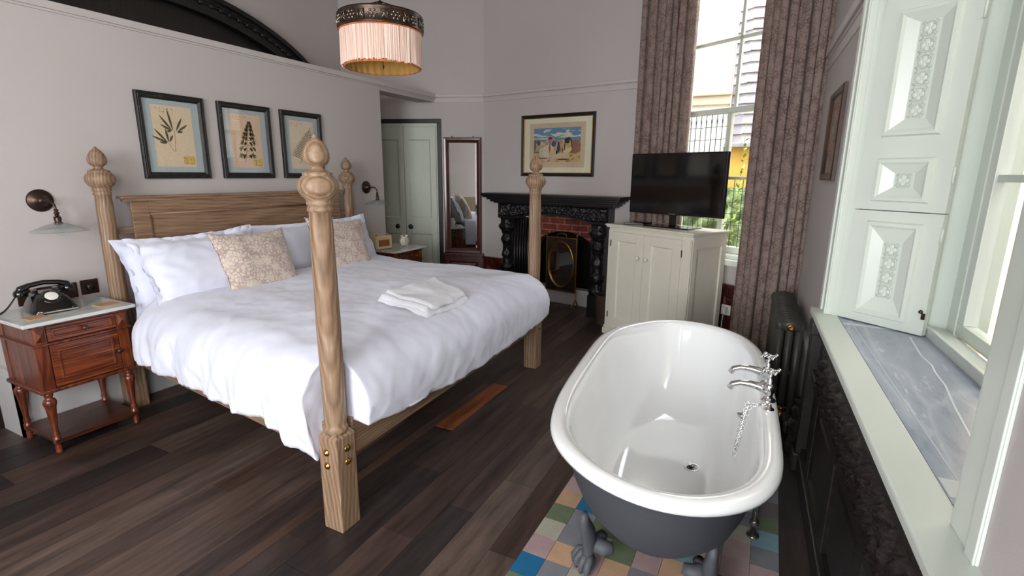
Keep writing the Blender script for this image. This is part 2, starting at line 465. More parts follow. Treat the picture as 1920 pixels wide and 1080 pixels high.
def m_fringe():
    m, nt, b = newmat('pink_fringe')
    tc = N(nt, 'ShaderNodeTexCoord'); mp = N(nt, 'ShaderNodeMapping'); mp.inputs['Scale'].default_value = (170, 170, 2)
    nt.links.new(tc.outputs['Object'], mp.inputs['Vector'])
    no = N(nt, 'ShaderNodeTexNoise'); no.inputs['Scale'].default_value = 1; no.inputs['Detail'].default_value = 4
    nt.links.new(mp.outputs[0], no.inputs['Vector'])
    nt.links.new(ramp(nt, no.outputs['Fac'], [(.3, lin((190, 148, 132))), (.5, lin((228, 198, 182))), (.7, lin((244, 224, 208)))]), b.inputs['Base Color'])
    b.inputs['Roughness'].default_value = .7; b.inputs['Sheen Weight'].default_value = .3
    bump(nt, b, no.outputs['Fac'], .8, .004)
m_fringe()
attrmat('plank_wood', .42, (22, 2.2, 1), .6, 9, .4, spec=.45)
attrmat('cement_tile', .6, (14, 14, 14), .10, 5, .08)
attrmat('print_ink', .8, (120, 120, 120), .12, 3, 0)
attrmat('stone_inlay', .25, (9, 3, 3), .12, 5, 0)

# frames of reference: M = mirror wall, B = fireplace wall, F = far window wall, R = right wall
C907 = Vector((-3.143, 5.463, 0))
AM = atan2(.333, .943); AB = radians(-8.0)
MM = Matrix.Translation(C907) @ Matrix.Rotation(AM, 4, 'Z')
MBK = Matrix.Translation(C907) @ Matrix.Rotation(AB, 4, 'Z')
AF = atan2(-.489, .872)
PF = C907 + Vector((cos(AB), sin(AB), 0)) * 1.875 + Vector((.489, .872, 0)) * .07
MF = Matrix.Translation(PF) @ Matrix.Rotation(AF, 4, 'Z')
AR = radians(2.0)
MR = Matrix.Translation((.403, 0, 0)) @ Matrix.Rotation(AR, 4, 'Z')
ZC = 4.3

# ------------------------------------------------------------------ floor
random.seed(11)
fl = MB()
fl.col = lin((20, 16, 15)); fl.box(-7.2, .55, -2.75, 6.6, -.12, -.004)
x = -7.2
pal = [(78, 63, 57), (68, 54, 49), (86, 70, 62), (60, 48, 44), (90, 75, 67), (46, 39, 38), (76, 57, 49)]
rows = []
while x < -1.70:
    w = random.choice([.125, .15, .18]); rows.append((x, min(x + w, -1.685))); x += w
rows[-1] = (rows[-1][0], -1.685)
rows += [(-1.685, -1.56), (-1.56, -1.36), (-1.36, -1.19), (-1.19, -1.05), (-1.05, -.88), (-.88, -.757)]
for (a, b_) in [(-.757, -.60), (-.60, -.42), (-.42, -.28), (-.28, -.1), (-.1, .06), (.06, .18), (.18, .36), (.36, .54)]: rows.append((a, b_))
for (a, b_) in rows:
    y = -2.75 - random.random()
    while y < 6.5:
        L = random.uniform(.7, 2.1)
        y0, y1 = max(y, -2.75), min(y + L, 6.55)
        if abs(a + 1.685) < .001:
            for (p, q, c) in ((-2.75, -.6, (70, 58, 53)), (-.6, 1.25, (60, 50, 46)), (1.25, 2.30, (54, 46, 44)), (2.32, 3.05, (132, 74, 40)), (3.05, 4.2, (70, 54, 48)), (4.2, 6.5, (78, 66, 60))):
                fl.col = lin(c); fl.box(a + .001, b_ - .001, p + .001, q - .001, -.01, 0.)
            break
        segs = [(y0, y1)]
        if a >= -.76 and b_ <= .181 and y0 < 3.02 and y1 > .62:   # tiled patch under the bath
            segs = [s_ for s_ in ((y0, .618), (3.022, y1)) if s_[1] - s_[0] > .02]
        c = random.choice(pal); k = random.uniform(.8, 1.12)
        for (p, q) in segs:
            if q - p < .01: continue
            fl.col = tuple(v * k for v in lin(c)[:3]) + (1,)
            fl.box(a + .0008, b_ - .0008, p + .0008, q - .0008, -.01, random.uniform(-.0008, 0))
        y += L
fl.build('floor', 'plank_wood', kind='structure')
# tile patch
TC = {'p': (186, 158, 158), 'o': (206, 168, 136), 'g': (112, 124, 96), 'k': (182, 178, 162), 's': (136, 136, 142),
      'b': (30, 118, 168), 't': (126, 160, 170), 'd': (112, 102, 104)}
vis = {  # column (from the left), row (row 0 starts at y=1.499)
 0: {0: 'b', 1: 'p', 2: 'k', 3: 'g', 4: 'o', 5: 'p', -1: 'g', -2: 'k'},
 1: {0: 's', 1: 'o', 2: 's', 3: 's', 4: 'b', -1: 'o', 5: 'k'},
 2: {0: 'k', 1: 'p', 2: 'k', -1: 'g'},
 3: {0: 't', 1: 'o', 2: 'g', -1: 'k'}, 4: {0: 'b', 1: 's', -1: 'p'}, 5: {0: 'p', 1: 'k'}, 6: {1: 'p', 2: 'b', 3: 'p', 4: 's'},
 7: {3: 'p', 4: 'p', 5: 'k', 6: 's', 2: 'b'}, 8: {3: 'p', 4: 's', 5: 't', 6: 'g', 7: 'd'}}
tl_ = MB(); tl_.col = lin((90, 84, 80)); tl_.box(-.757, .18, .62, 3.02, -.012, -.003)
for i in range(9):
    for j in range(-8, 13):
        k = vis.get(i, {}).get(j) or random.choice('pogkksstdbp')
        xa = -.757 + i * .1041; ya = 1.499 + j * .117
        ya1 = min(ya + .117, 3.02); ya = max(ya, .62)
        if ya1 - ya < .01: continue
        kk = random.uniform(.93, 1.06)
        tl_.col = tuple(v * kk for v in lin(TC[k])[:3]) + (1,)
        tl_.box(xa + .0008, xa + .1033, ya + .0008, ya1 - .0008, -.01, .001, )
tl_.build('floor', 'cement_tile', kind='structure')

# ------------------------------------------------------------------ walls
ZT = 2.41
w = MB(); w.box(-3.90, -3.70, 1.13, 4.292, 0, ZT - .04)
w.prism([(-3.90, 4.292), (-3.70, 4.292), (-3.70, 5.264), (-3.90, 5.193)], 2.325, ZT - .04)
w.build('wall_left', 'wall_paint', kind='structure')
w = MB(); w.prism([(-3.93, 1.10), (-3.672, 1.10), (-3.672, 5.274), (-3.93, 5.183)], ZT - .04, ZT)
w.box(-3.70, -3.688, 1.12, 5.262, ZT - .052, ZT - .04)
w.build('trim_1', 'trim_paint', kind='structure')
w = MB(); w.box(-3.70, -3.678, 1.105, 4.292, 0, .40); w.box(-3.70, -3.688, 1.115, 4.292, .40, .435)
w.box(-3.92, -3.678, 1.105, 1.13, 0, .40)
w.build('baseboard_left', 'skirting_grey', kind='structure')
w = MB(); w.box(-5.0, -4.78, -2.6, 5.05, 0, ZC); w.build('wall_outer_left', 'wall_paint', kind='structure')
w = MB(MM); w.box(-1.85, .02, 0, .2, 0, ZC); w.build('wall_mirror_side', 'wall_paint', kind='structure')
w = MB(MBK)
w.box(-.02, .49, 0, .2, 0, ZC); w.box(1.54, 2.06, 0, .2, 0, ZC); w.box(.49, 1.54, 0, .2, 1.12, ZC)
w.build('wall_far', 'wall_paint', kind='structure')
w = MB(MF)
FO0, FO1, FZ0, FZ1 = .40, 1.46, .80, 3.75
FL = 1.80
w.box(-.20, FO0, 0, .25, 0, ZC); w.box(FO1, FL, 0, .25, 0, ZC); w.box(FO0, FO1, 0, .25, 0, FZ0); w.box(FO0, FO1, 0, .25, FZ1, ZC)
w.build('wall_far_right', 'wall_paint', kind='structure')
w = MB(MR)
RB0, RB1, RZ1 = 1.10, 2.70, 3.0
QB0, QB1 = -2.2, -.55
w.box(0, .5, -2.75, QB0, 0, ZC); w.box(0, .5, QB0, QB1, 0, .83); w.box(0, .5, QB0, QB1, RZ1, ZC); w.box(0, .5, QB1, RB0, 0, ZC); w.box(0, .5, RB1, 4.42, 0, ZC)
w.box(0, .5, RB0, RB1, 0, .80); w.box(0, .5, RB0, RB1, RZ1, ZC)
w.build('wall_right', 'wall_paint', kind='structure')
w = MB()
NX0, NX1, NZ0, NZ1 = -1.95, .15, .55, 3.0
w.box(-5.0, NX0, -2.8, -2.6, 0, ZC); w.box(NX1, .52, -2.8, -2.6, 0, ZC); w.box(NX0, NX1, -2.8, -2.6, 0, NZ0); w.box(NX0, NX1, -2.8, -2.6, NZ1, ZC)
w.build('wall_near', 'wall_paint', kind='structure')
w = MB(); w.prism([(-5.0, -2.8), (.62, -2.8), (.62, 4.6), (-1.2, 5.6), (-3.1, 5.75), (-5.0, 5.1)], ZC, ZC + .1)
w.build('ceiling', 'ceiling_paint', kind='structure')

# picture-rail moulding around the room
def rail(mb, x0, x1):
    mb.box(x0, x1, -.042, 0, ZT - .034, ZT, .006); mb.box(x0, x1, -.020, 0, ZT - .042, ZT - .034)
    mb.box(x0, x1, -.012, 0, ZT - .088, ZT - .042)
w = MB(MM); rail(w, -.62, 0); w.build('trim_2', 'trim_paint', kind='structure')
w = MB(MBK); rail(w, 0, 2.04); w.build('trim_3', 'trim_paint', kind='structure')
w = MB(MR @ Matrix.Rotation(-pi / 2, 4, 'Z') @ Matrix.Diagonal((-1, 1, 1, 1)))
M0 = MR @ Matrix.Rotation(pi / 2, 4, 'Z')
w = MB(MR); w.box(-.028, 0, 2.86, 4.3, ZT - .11, ZT - .05, .006); w.box(-.012, 0, 2.86, 4.3, ZT - .13, ZT - .11); w.box(-.006, 0, 2.86, 4.3, ZT - .20, ZT - .13)
w.build('trim_4', 'trim_paint', kind='structure')
# light skirting boards
w = MB(MR); w.box(-.022, 0, 2.98, 4.3, 0, .52); w.box(-.03, 0, 2.98, 4.3, .52, .56, .004); w.build('baseboard_right', 'skirting_grey', kind='structure')

# dark wainscot
def panelled(mb, x0, x1, z0, z1, y0=-.03, ncol=1, st=.07):
    """raised-and-fielded panelling: board, rails, stiles"""
    mb.box(x0, x1, y0 + .018, 0, z0, z1)
    mb.box(x0, x1, y0, y0 + .018, z0, z0 + .1); mb.box(x0, x1, y0, y0 + .018, z1 - st, z1)
    wdt = (x1 - x0 - st) / ncol
    for i in range(ncol + 1):
        mb.box(x0 + i * wdt, x0 + i * wdt + st, y0, y0 + .018, z0 + .1, z1 - st)
    for i in range(ncol):
        a = x0 + i * wdt + st; b_ = x0 + (i + 1) * wdt
        mb.bevelframe(a, b_, z0 + .1, z1 - st, [(0, y0 + .004), (.012, y0 + .012), (.02, y0 + .016), (.05, y0 + .006)])
        mb.add([(a + .05, y0 + .006, z0 + .15), (b_ - .05, y0 + .006, z0 + .15), (b_ - .05, y0 + .006, z1 - st - .05), (a + .05, y0 + .006, z1 - st - .05)], [(0, 1, 2, 3)])
w = MB(MM); panelled(w, -.515, -.005, 0, .49, ncol=1); w.box(-.515, -.0, -.045, 0, .49, .527, .006)
w.build('trim_5', 'mahogany', kind='structure')
w = MB(MBK); panelled(w, .005, .285, 0, .46, ncol=1); w.box(0, .285, -.045, 0, .46, .497, .006)
w.build('trim_6', 'mahogany', kind='structure')
w = MB(MF); panelled(w, -.15, 1.72, 0, .55, ncol=3); w.box(-.15, 1.72, -.045, 0, .55, .585, .006)
w.build('trim_7', 'mahogany', kind='structure')

# ------------------------------------------------------------------ far window (between the curtains)
w = MB(MF)
w.box(FO0, FO1, .0, .25, FZ0 - .0, FZ0 + .03)          # inner board
w.box(FO0 - .05, FO1 + .05, -.07, .0, FZ0 - .05, FZ0 + .0, .008)
w.build('trim_8', 'white_gloss', kind='structure')
w = MB(MF)
w.frame(FO0, FO1, FZ0 + .03, FZ1, .12, .20, .055, .003)
w.box(FO0 + .05, FO1 - .05, .12, .18, 2.03, 2.075, .003)        # meeting rail
w.box(FO0 + .05, FO1 - .05, .14, .165, 2.615, 2.64); w.box(FO0 + .05, FO1 - .05, .14, .165, 3.18, 3.205)
w.box(.925, .95, .14, .165, 2.075, FZ1 - .05)
w.box(.885, .925, .13, .17, FZ0 + .08, 2.03, .003)
w.box(FO0 + .05, FO1 - .05, .13, .165, 1.47, 1.495, .003)
wf = w.build('window_1', 'white_gloss', kind='structure')
w = MB(MF); w.box(FO0 + .05, FO1 - .05, .150, .154, FZ0 + .08, FZ1 - .05)
w.build('pane', 'pane_glass', wf)
w = MB(MF)     # leaded lights in the lower left and lower right sashes
def lead(x0, x1, z0, z1, nx, nz, arch=False):
    for i in range(1, nx):
        xx = x0 + (x1 - x0) * i / nx; w.box(xx - .002, xx + .002, .142, .148, z0, z1)
    for k in range(1, nz):
        zz = z0 + (z1 - z0) * k / nz; w.box(x0, x1, .142, .148, zz - .002, zz + .002)
    if arch:
        d = (x1 - x0) / nx
        for i in range(nx):
            a = x0 + i * d
            w.tube([(a, .145, z1 - .10), (a + d * .12, .145, z1 - .05), (a + d * .5, .145, z1), (a + d * .88, .145, z1 - .05), (a + d, .145, z1 - .10)], .002, 4)
lead(FO0 + .05, .885, 1.495, 2.03, 8, 5, True); lead(FO0 + .05, .885, FZ0 + .08, 1.47, 8, 5); lead(.925, FO1 - .05, FZ0 + .08, 1.47, 6, 6)
w.build('leading', 'leading', wf)

# ------------------------------------------------------------------ right window: sill, marble, reveals, sash
ZS = .875
SB0 = .55
w = MB(MR); w.box(-.077, .02, SB0, 2.835, ZS - .028, ZS, .006); w.box(-.066, .02, SB0, 2.825, ZS - .05, ZS - .028, .006)
w.build('trim_9', 'white_gloss', kind='structure')
mbm = MB(MR); mbm.box(.02, .34, 1.0, 2.75, ZS - .05, ZS - .0006)
mbm.build('trim_10', 'grey_marble', kind='structure')
st = MB(MR)
st.col = lin((196, 202, 206)); st.box(.022, .31, 2.545, 2.575, ZS - .002, ZS + .0002); st.box(.022, .33, 1.205, 1.28, ZS - .002, ZS + .0002)
st.col = lin((176, 184, 196)); st.box(.055, .060, 1.28, 2.545, ZS - .002, ZS + .0001); 
st.col = lin((212, 217, 226)); vp = [(.236, 2.45), (.221, 2.284), (.214, 2.20), (.219, 2.10), (.209, 2.027), (.202, 1.898), (.178, 1.74), (.164, 1.625), (.146, 1.467), (.130, 1.28)]
for (p_, q_), (r_, t_) in zip(vp, vp[1:]): st.add([(p_ - .003, q_, ZS + .00015), (r_ - .003, t_, ZS + .00015), (r_ + .003, t_, ZS + .00015), (p_ + .003, q_, ZS + .00015)], [(0, 1, 2, 3)])
st.build('trim_11', 'stone_inlay', kind='structure')
w = MB(MR)
# far splayed reveal behind the shutters, outer lining and head
w.prism([(.0, 2.735), (.305, 2.535), (.5, 2.535), (.5, 2.75), (.0, 2.75)], ZS, RZ1)
w.prism([(.0, 1.095), (.305, 1.245), (.5, 1.245), (.5, 1.09), (.0, 1.09)], ZS, RZ1)
w.box(0, .5, 1.09, 2.75, RZ1 - .02, RZ1 + .02); w.box(-.004, .039, 2.694, 2.701, ZS, RZ1); w.box(-.004, .039, 1.099, 1.106, ZS, RZ1)
w.box(.30, .37, 1.245, 2.535, ZS - .06, .905, .004)             # inner ledge
w.box(.296, .312, 1.245, 2.535, .905, .917, .003)
w.build('trim_12', 'white_gloss', kind='structure')
w = MB(MR)
w.box(-.030, 0, 2.70, 2.845, ZS, RZ1 + .14, .004); w.box(-.040, -.03, 2.79, 2.845, ZS, RZ1 + .14, .004); w.box(-.036, -.03, 2.705, 2.725, ZS, RZ1)
w.box(-.006, 0, .985, 1.10, ZS, RZ1 + .14, .003); w.box(-.010, -.006, .985, 1.02, ZS, RZ1 + .14, .002)
w.box(-.006, 0, 1.10, 2.70, RZ1, RZ1 + .14, .004)
w.build('trim_13', 'white_gloss', kind='structure')
w = MB(MR)
w.box(.37, .44, 2.455, 2.54, .9, RZ1); w.box(.37, .44, 1.24, 1.325, .9, RZ1)
w.box(.37, .44, 1.24, 2.54, RZ1 - .07, RZ1)
w.box(.375, .42, 1.32, 2.46, .905, .955, .004)
for bb in (2.395,): w.box(.375, .42, bb, 2.46, .955, RZ1 - .07, .004)
w.box(.375, .42, 1.32, 1.385, .955, RZ1 - .07, .004)
for bb in (2.03, 1.72): w.box(.383, .412, bb - .014, bb + .014, .955, RZ1 - .07, .003)
for zz in (1.50, 2.02, 2.52): w.box(.384, .411, 1.385, 2.395, zz - .013, zz + .013, .003)
w2 = w.build('window_2', 'white_gloss', kind='structure')
w = MB(MR); w.box(.396, .400, 1.385, 2.395, .955, RZ1 - .07); w.build('pane', 'pane_glass', w2)

# made-up, unseen window behind the camera, kept large to let in fill light
w = MB(); w.frame(NX0, NX1, NZ0, NZ1, -2.75, -2.68, .06); w.box(NX0 + .05, NX1 - .05, -2.74, -2.69, 2.1, 2.14)
for k in (1, 2): w.box(NX0 + .7 * k - .015, NX0 + .7 * k + .015, -2.74, -2.70, NZ0 + .06, NZ1 - .06)
w3 = w.build('added_window_near', 'white_gloss', kind='structure')
w = MB(); w.box(NX0 + .05, NX1 - .05, -2.722, -2.718, NZ0 + .06, NZ1 - .06); w.build('pane', 'pane_glass', w3)
w = MB(MR); w.frame(0, 1, 0, 1, 0, 0, 0) if False else None
for (a, b_) in ((QB0, QB0 + .07), (QB1 - .07, QB1)): w.box(.37, .44, a, b_, .9, RZ1)
w.box(.37, .44, QB0, QB1, RZ1 - .07, RZ1); w.box(.37, .44, QB0, QB1, .875, .95)
for zz in (1.50, 2.02, 2.52): w.box(.384, .411, QB0 + .07, QB1 - .07, zz - .013, zz + .013)
for bb in (QB0 + .55, QB1 - .55): w.box(.383, .412, bb - .014, bb + .014, .95, RZ1 - .07)
w4 = w.build('added_window_side', 'white_gloss', kind='structure')  # second unseen window, added in the right wall as an opening for fill light
w = MB(MR); w.box(.396, .400, QB0 + .06, QB1 - .06, .95, RZ1 - .07); w.build('pane', 'pane_glass', w4)
w = MB(MR); w.box(-.07, .37, QB0 - .05, QB1 + .05, ZS - .045, ZS, .006); w.build('trim_17', 'white_gloss', kind='structure')

# dark panelling under the right window sill
w = MB(MR)
P0, P1 = -.5, 2.80
w.box(-.012, 0, P0, P1, 0, ZS - .05)
w.box(-.034, -.012, P0, P1, .0, .13); w.box(-.045, -.012, P0, P1, 0, .10, .006)
w.box(-.034, -.012, P0, P1, .50, .555); w.box(-.042, -.012, P0, P1, .545, .565, .005); w.box(-.034, -.012, P0, P1, .745, .83)
cols = [P0, -.1, .42, .94, 1.46, 1.98, 2.50]
for c in cols: w.box(-.034, -.012, c, c + .075, .13, .50); 
for c in [P0, .94, 2.50]: w.box(-.036, -.012, c, c + .075, .565, .745)
for i in range(len(cols) - 1):
    a, b_ = cols[i] + .075, cols[i + 1]
    w.M = MR @ Matrix.Rotation(pi / 2, 4, 'Z')       # local x -> along the wall, local y -> towards the room (minus outward)
    w.bevelframe(a, b_, .13, .50, [(0, .030), (.014, .020), (.022, .014), (.05, .026)])
    w.add([(a + .05, .026, .18), (a + .05, .026, .45), (b_ - .05, .026, .45), (b_ - .05, .026, .18)], [(0, 1, 2, 3)])
    w.M = MR
# end pilaster with turned base
w.box(-.055, 0, P1, P1 + .11, 0, ZS - .05, .004); w.box(-.07, 0, P1 - .01, P1 + .12, .0, .10, .008); w.box(-.062, 0, P1 - .005, P1 + .115, .74, .80, .006)
w.build('trim_14', 'black_oak', kind='structure')
fz = MB(MR)
def fr_fn(a, b_):
    def fn(u, v):
        bb = a + (b_ - a) * u; zz = .565 + .18 * v
        k = noise.noise(Vector((bb * 18, zz * 18, 1.3))); k2 = abs(noise.noise(Vector((bb * 42, zz * 42, 7.7))))
        e = min(u * (b_ - a), (1 - u) * (b_ - a), v * .18, (1 - v) * .18) / .015
        return (-.014 - min(1, e) * (.022 + .016 * k + .022 * (1 - 2 * k2) ** 2), bb, zz)
    return fn
for (a, b_) in ((P0 + .075, .94), (1.015, 2.50)):
    fz.grid(150, 26, fr_fn(a, b_), True, flip=True)
fz.build('trim_15', 'carved_oak', kind='structure')
w = MB(MR)
for (zc, rr) in ((.07, .05), (.16, .06), (.25, .045)):
    w.ball(-.035, P1 + .19, zc, rr, 1, 1.2, 1)
w.lathe([(.05, 0), (.055, .02), (.03, .3), (.04, .32)], -.035, P1 + .19)
w.build('trim_16', 'carved_oak', kind='structure')

# ------------------------------------------------------------------ shutters folded against the far splay
SH = MR @ Matrix.Translation((.037, 2.70, 0)) @ Matrix.Rotation(atan2(-.204, .2605), 4, 'Z')
def rosette(mb, cx, cz, r, y):
    for k in range(4):
        a = k * pi / 2
        mb.ball(cx + cos(a) * r * .42, y, cz + sin(a) * r * .42, r * .36, 1, .35, 1, 8)
    mb.ball(cx, y, cz, r * .2, 1, .6, 1, 6)
    for k in range(4):
        a = k * pi / 2 + pi / 4
        mb.tube([(cx + cos(a) * r * .45, y, cz + sin(a) * r * .45), (cx + cos(a) * r * 1.25, y - .001, cz + sin(a) * r * 1.25)], r * .09, 5)
        for d in (-.28, .28):
            mb.tube([(cx + cos(a + d) * r * .8, y, cz + sin(a + d) * r * .8), (cx + cos(a + d * .6) * r * 1.25, y, cz + sin(a + d * .6) * r * 1.25)], r * .07, 5)
    n = 20
    mb.tube([(cx + cos(2 * pi * k / n) * r * .92, y, cz + sin(2 * pi * k / n) * r * .92) for k in range(n)], r * .07, 5, closed=True)
def shutter(label, z0, z1, panels, hinges, latch):
    t = thing('window_shutter', label, 'shutter', SH @ Vector((0, 0, z0)), (SH.to_euler()).z, 'white shutter leaves at the side window')
    T = lambda z: z - z0
    w = MB(); Wd = .330; y0, y1 = -.03, .0
    # back board and face pieces around the sunk fields
    w.box(0, Wd, -.006, 0, 0, z1 - z0)
    zs = [z0] + [q for p in panels for q in (p[0], p[1])] + [z1]
    w.box(0, .066, y0, -.006, 0, z1 - z0); w.box(.264, Wd, y0, -.006, 0, z1 - z0)
    for i in range(0, len(zs), 2):
        w.box(.066, .264, y0, -.006, T(zs[i]), T(zs[i + 1]))
    for (a, b_, c, d) in panels:
        # raised moulding sloping down to the carved centre
        vs = []
        for ins, yy in ((0, y0), (.006, y0 - .014), (.018, y0 - .016), (.028, y0 - .008)):
            vs.append((ins, yy))
        w.bevelframe(.060, .270, T(a) - .006, T(b_) + .006, vs)
        mx = .130 - .060 - .002; k = len(vs)
        w.add([(.088, y0 - .008, T(a) + .022), (.242, y0 - .008, T(a) + .022), (.242, y0 - .008, T(b_) - .022), (.088, y0 - .008, T(b_) - .022),
               (.130, y0 + .010, T(c)), (.203, y0 + .010, T(c)), (.203, y0 + .010, T(d)), (.130, y0 + .010, T(d))],
              [(0, 1, 5, 4), (1, 2, 6, 5), (2, 3, 7, 6), (3, 0, 4, 7), (4, 5, 6, 7)])
    w.build('leaf', 'white_gloss', t)
    for (a, b_, c, d) in panels:
        w = MB(); n = max(1, round((d - c) / .060)); h = (d - c) / n
        for i in range(n): rosette(w, .1665, T(c) + h * (i + .5), .028, y0 + .006)
        w.build('carved_panel', 'white_gloss', t)
    for zh in hinges:
        w = MB(); w.lathe([(.005, -.03), (.005, .03)], Wd + .003, -.03, T(zh), 8); w.box(Wd - .02, Wd + .003, -.033, -.03, T(zh) - .03, T(zh) + .03)
        w.build('hinge', 'white_gloss', t)
    if latch:
        w = MB(); w.ball(.315, -.036, T(latch), .008); w.box(.318, .330, -.036, -.030, T(latch) - .03, T(latch) - .005)
        w.build('latch', 'bronze', t, label='small dark metal latch')
    return t
shutter('upper white shutter leaf with a tall carved panel over a small square one', 1.367, 2.62,
        [(1.407, 1.572, 1.461, 1.516), (1.667, 2.133, 1.727, 2.086), (2.23, 2.56, 2.28, 2.51)], (1.51, 2.08), None)
shutter('lower white shutter leaf with one carved panel, standing just above the marble sill', .879, 1.363,
        [(.92, 1.315, .998, 1.236)], (1.28,), .976)

# ------------------------------------------------------------------ arch on the outer left wall, seen over the partition
w = MB()
ac, az0 = 2.7, 2.05
def arc(rx, rz, n=40, x=-4.78):
    return [(ac + rx * cos(pi * k / n), az0 + rz * sin(pi * k / n)) for k in range(n + 1)]
def arch_band(mb, o, i, x0, x1):
    n = len(o)
    vs = [(x0, a, b_) for a, b_ in o] + [(x0, a, b_) for a, b_ in i] + [(x1, a, b_) for a, b_ in o] + [(x1, a, b_) for a, b_ in i]
    fs = []
    for k in range(n - 1):
        fs += [(2 * n + k, 2 * n + k + 1, 3 * n + k + 1, 3 * n + k), (k, n + k, n + k + 1, k + 1),
               (k, k + 1, 2 * n + k + 1, 2 * n + k), (n + k, 3 * n + k, 3 * n + k + 1, n + k + 1)]
    mb.add(vs, fs)
arch_band(w, arc(1.90, 1.0), arc(1.72, .86), -4.78, -4.68)
arch_band(w, arc(1.93, 1.02), arc(1.88, .98), -4.78, -4.65)
arch_band(w, arc(1.74, .87), arc(1.69, .83), -4.78, -4.66)
w.prism([(ac - 1.7, 0)] + [(a, b_) for a, b_ in arc(1.70, .84)][::-1] + [(ac + 1.7, 0)], -4.779, -4.74, 'YZ')
o = thing('wooden_arch', 'black carved timber arch on the wall beyond the partition, cut off by the top edge', 'arch', (-4.74, ac, 0))
o2 = w.build('arch', 'ebonised', o, loc=(4.765, -ac, 0))
w = MB()
for k in range(60):
    a = pi * (k + .5) / 60
    w.ball(-4.675, ac + 1.81 * cos(a), az0 + .93 * sin(a), .028, .6, 1, 1, 6)
w.tube([(-4.678, ac + 1.81 * cos(pi * k / 60), az0 + .93 * sin(pi * k / 60)) for k in range(61)], .016, 6)
bd = w.build('carved_beading', 'carved_black', o2)

# ------------------------------------------------------------------ cupboard doors in the recess
t = thing('wardrobe', 'pale sage green built-in wardrobe with a pair of panelled doors in the recess', 'wardrobe', MM @ Vector((-.99, 0, 0)), AM)
w = MB(); w.box(-.52, .47, -.03, -.002, 2.085, 2.136, .004); w.box(.42, .47, -.03, -.002, 0, 2.085, .004); w.box(-.52, -.47, -.03, -.002, 0, 2.085, .004)
w.build('door_casing', 'ebonised', t, label='near black casing around the doors')
w = MB(); w.box(-.47, .42, -.018, -.002, 2.05, 2.085); w.box(-.47, -.408, -.018, -.002, 0, 2.05); w.box(.404, .42, -.018, -.002, 0, 2.05); w.build('face_frame', 'sage_paint', t)
for sx in (-1, 1):
    x0, x1 = (-.403, -.003) if sx < 0 else (.003, .402)
    dz = [(.12, .76), (.955, 1.90)]
    w = MB(); w.box(x0, x1, -.012, -.003, .02, 2.045)
    st_ = .052 if sx > 0 else .062
    xa, xb = (x0 + .06, x1 - .065) if sx < 0 else (x0 + .055, x1 - .068)
    w.box(x0, xa, -.028, -.012, .02, 2.045); w.box(xb, x1, -.028, -.012, .02, 2.045)
    for (a, b_) in ((.02, .12), (.76, .955), (1.90, 2.045)): w.box(xa, xb, -.028, -.012, a, b_)
    for (a, b_) in dz:
        w.bevelframe(xa, xb, a, b_, [(0, -.028), (.006, -.024), (.012, -.016), (.02, -.013)])
    d = w.build('door', 'sage_paint', t)
    k = MB(); kx = x1 - .095 if sx < 0 else x0 + .065
    k.lathe([(.010, 0), (.009, -.02), (.024, -.03), (.03, -.042), (.026, -.054), (.012, -.060), (.001, -.061)], kx, -.028, .85, 20, 'Y')
    k.build('knob', 'ebonised', d, label='dark wooden knob')

# ------------------------------------------------------------------ wall mirror
t = thing('wall_mirror', 'tall narrow mahogany framed mirror standing on the dado between wardrobe and fireplace', 'mirror', MM @ Vector((-.262, 0, .53)), AM)
w = MB(); w.bevelframe(-.232, .232, 0, 1.392, [(0, -.003), (0, -.034), (.008, -.042), (.03, -.040), (.04, -.028), (.052, -.022), (.06, -.016)])
w.box(-.228, .228, -.01, -.003, .004, 1.388); w.build('mirror_frame', 'mahogany', t)
w = MB(); w.bevelframe(-.174, .174, .058, 1.334, [(0, -.0125), (.018, -.0165)]); w.add([(-.156, -.0165, .076), (.156, -.0165, .076), (.156, -.0165, 1.316), (-.156, -.0165, 1.316)], [(0, 1, 2, 3)])
w.build('mirror_plate', 'mirror_glass', t)
for x in (-.13, .13):
    w = MB(); w.box(x - .008, x + .008, -.010, -.003, 1.388, 1.41); w.ball(x, -.010, 1.405, .004); w.build('hanging_plate', 'bronze', t)

# ------------------------------------------------------------------ fireplace
t = thing('fireplace', 'black carved timber fireplace surround with an arched red brick opening', 'fireplace', MBK @ Vector((1.02, 0, 0)), AB)
OW = .50      # half opening
w = MB()
# shelf with cornice steps
for (e, z0, z1) in ((.86, 1.255, 1.285), (.845, 1.235, 1.255), (.81, 1.21, 1.235), (.78, 1.185, 1.21), (.75, 1.17, 1.185)):
    w.box(-e, e, -(e - .75) * 1.0 - .17, -.003, z0, z1, .004)
w.build('mantel_shelf', 'ebonised', t)
w = MB()      # frieze board with a segmental arch underneath
n = 24
top = 1.17; pts = [(-OW - .22, top), (-OW - .22, 1.0), (-OW, 1.0)] + [(-OW + 2 * OW * k / n, 1.0 + .065 * sin(pi * k / n)) for k in range(1, n)] + [(OW, 1.0), (OW + .22, 1.0), (OW + .22, top)]
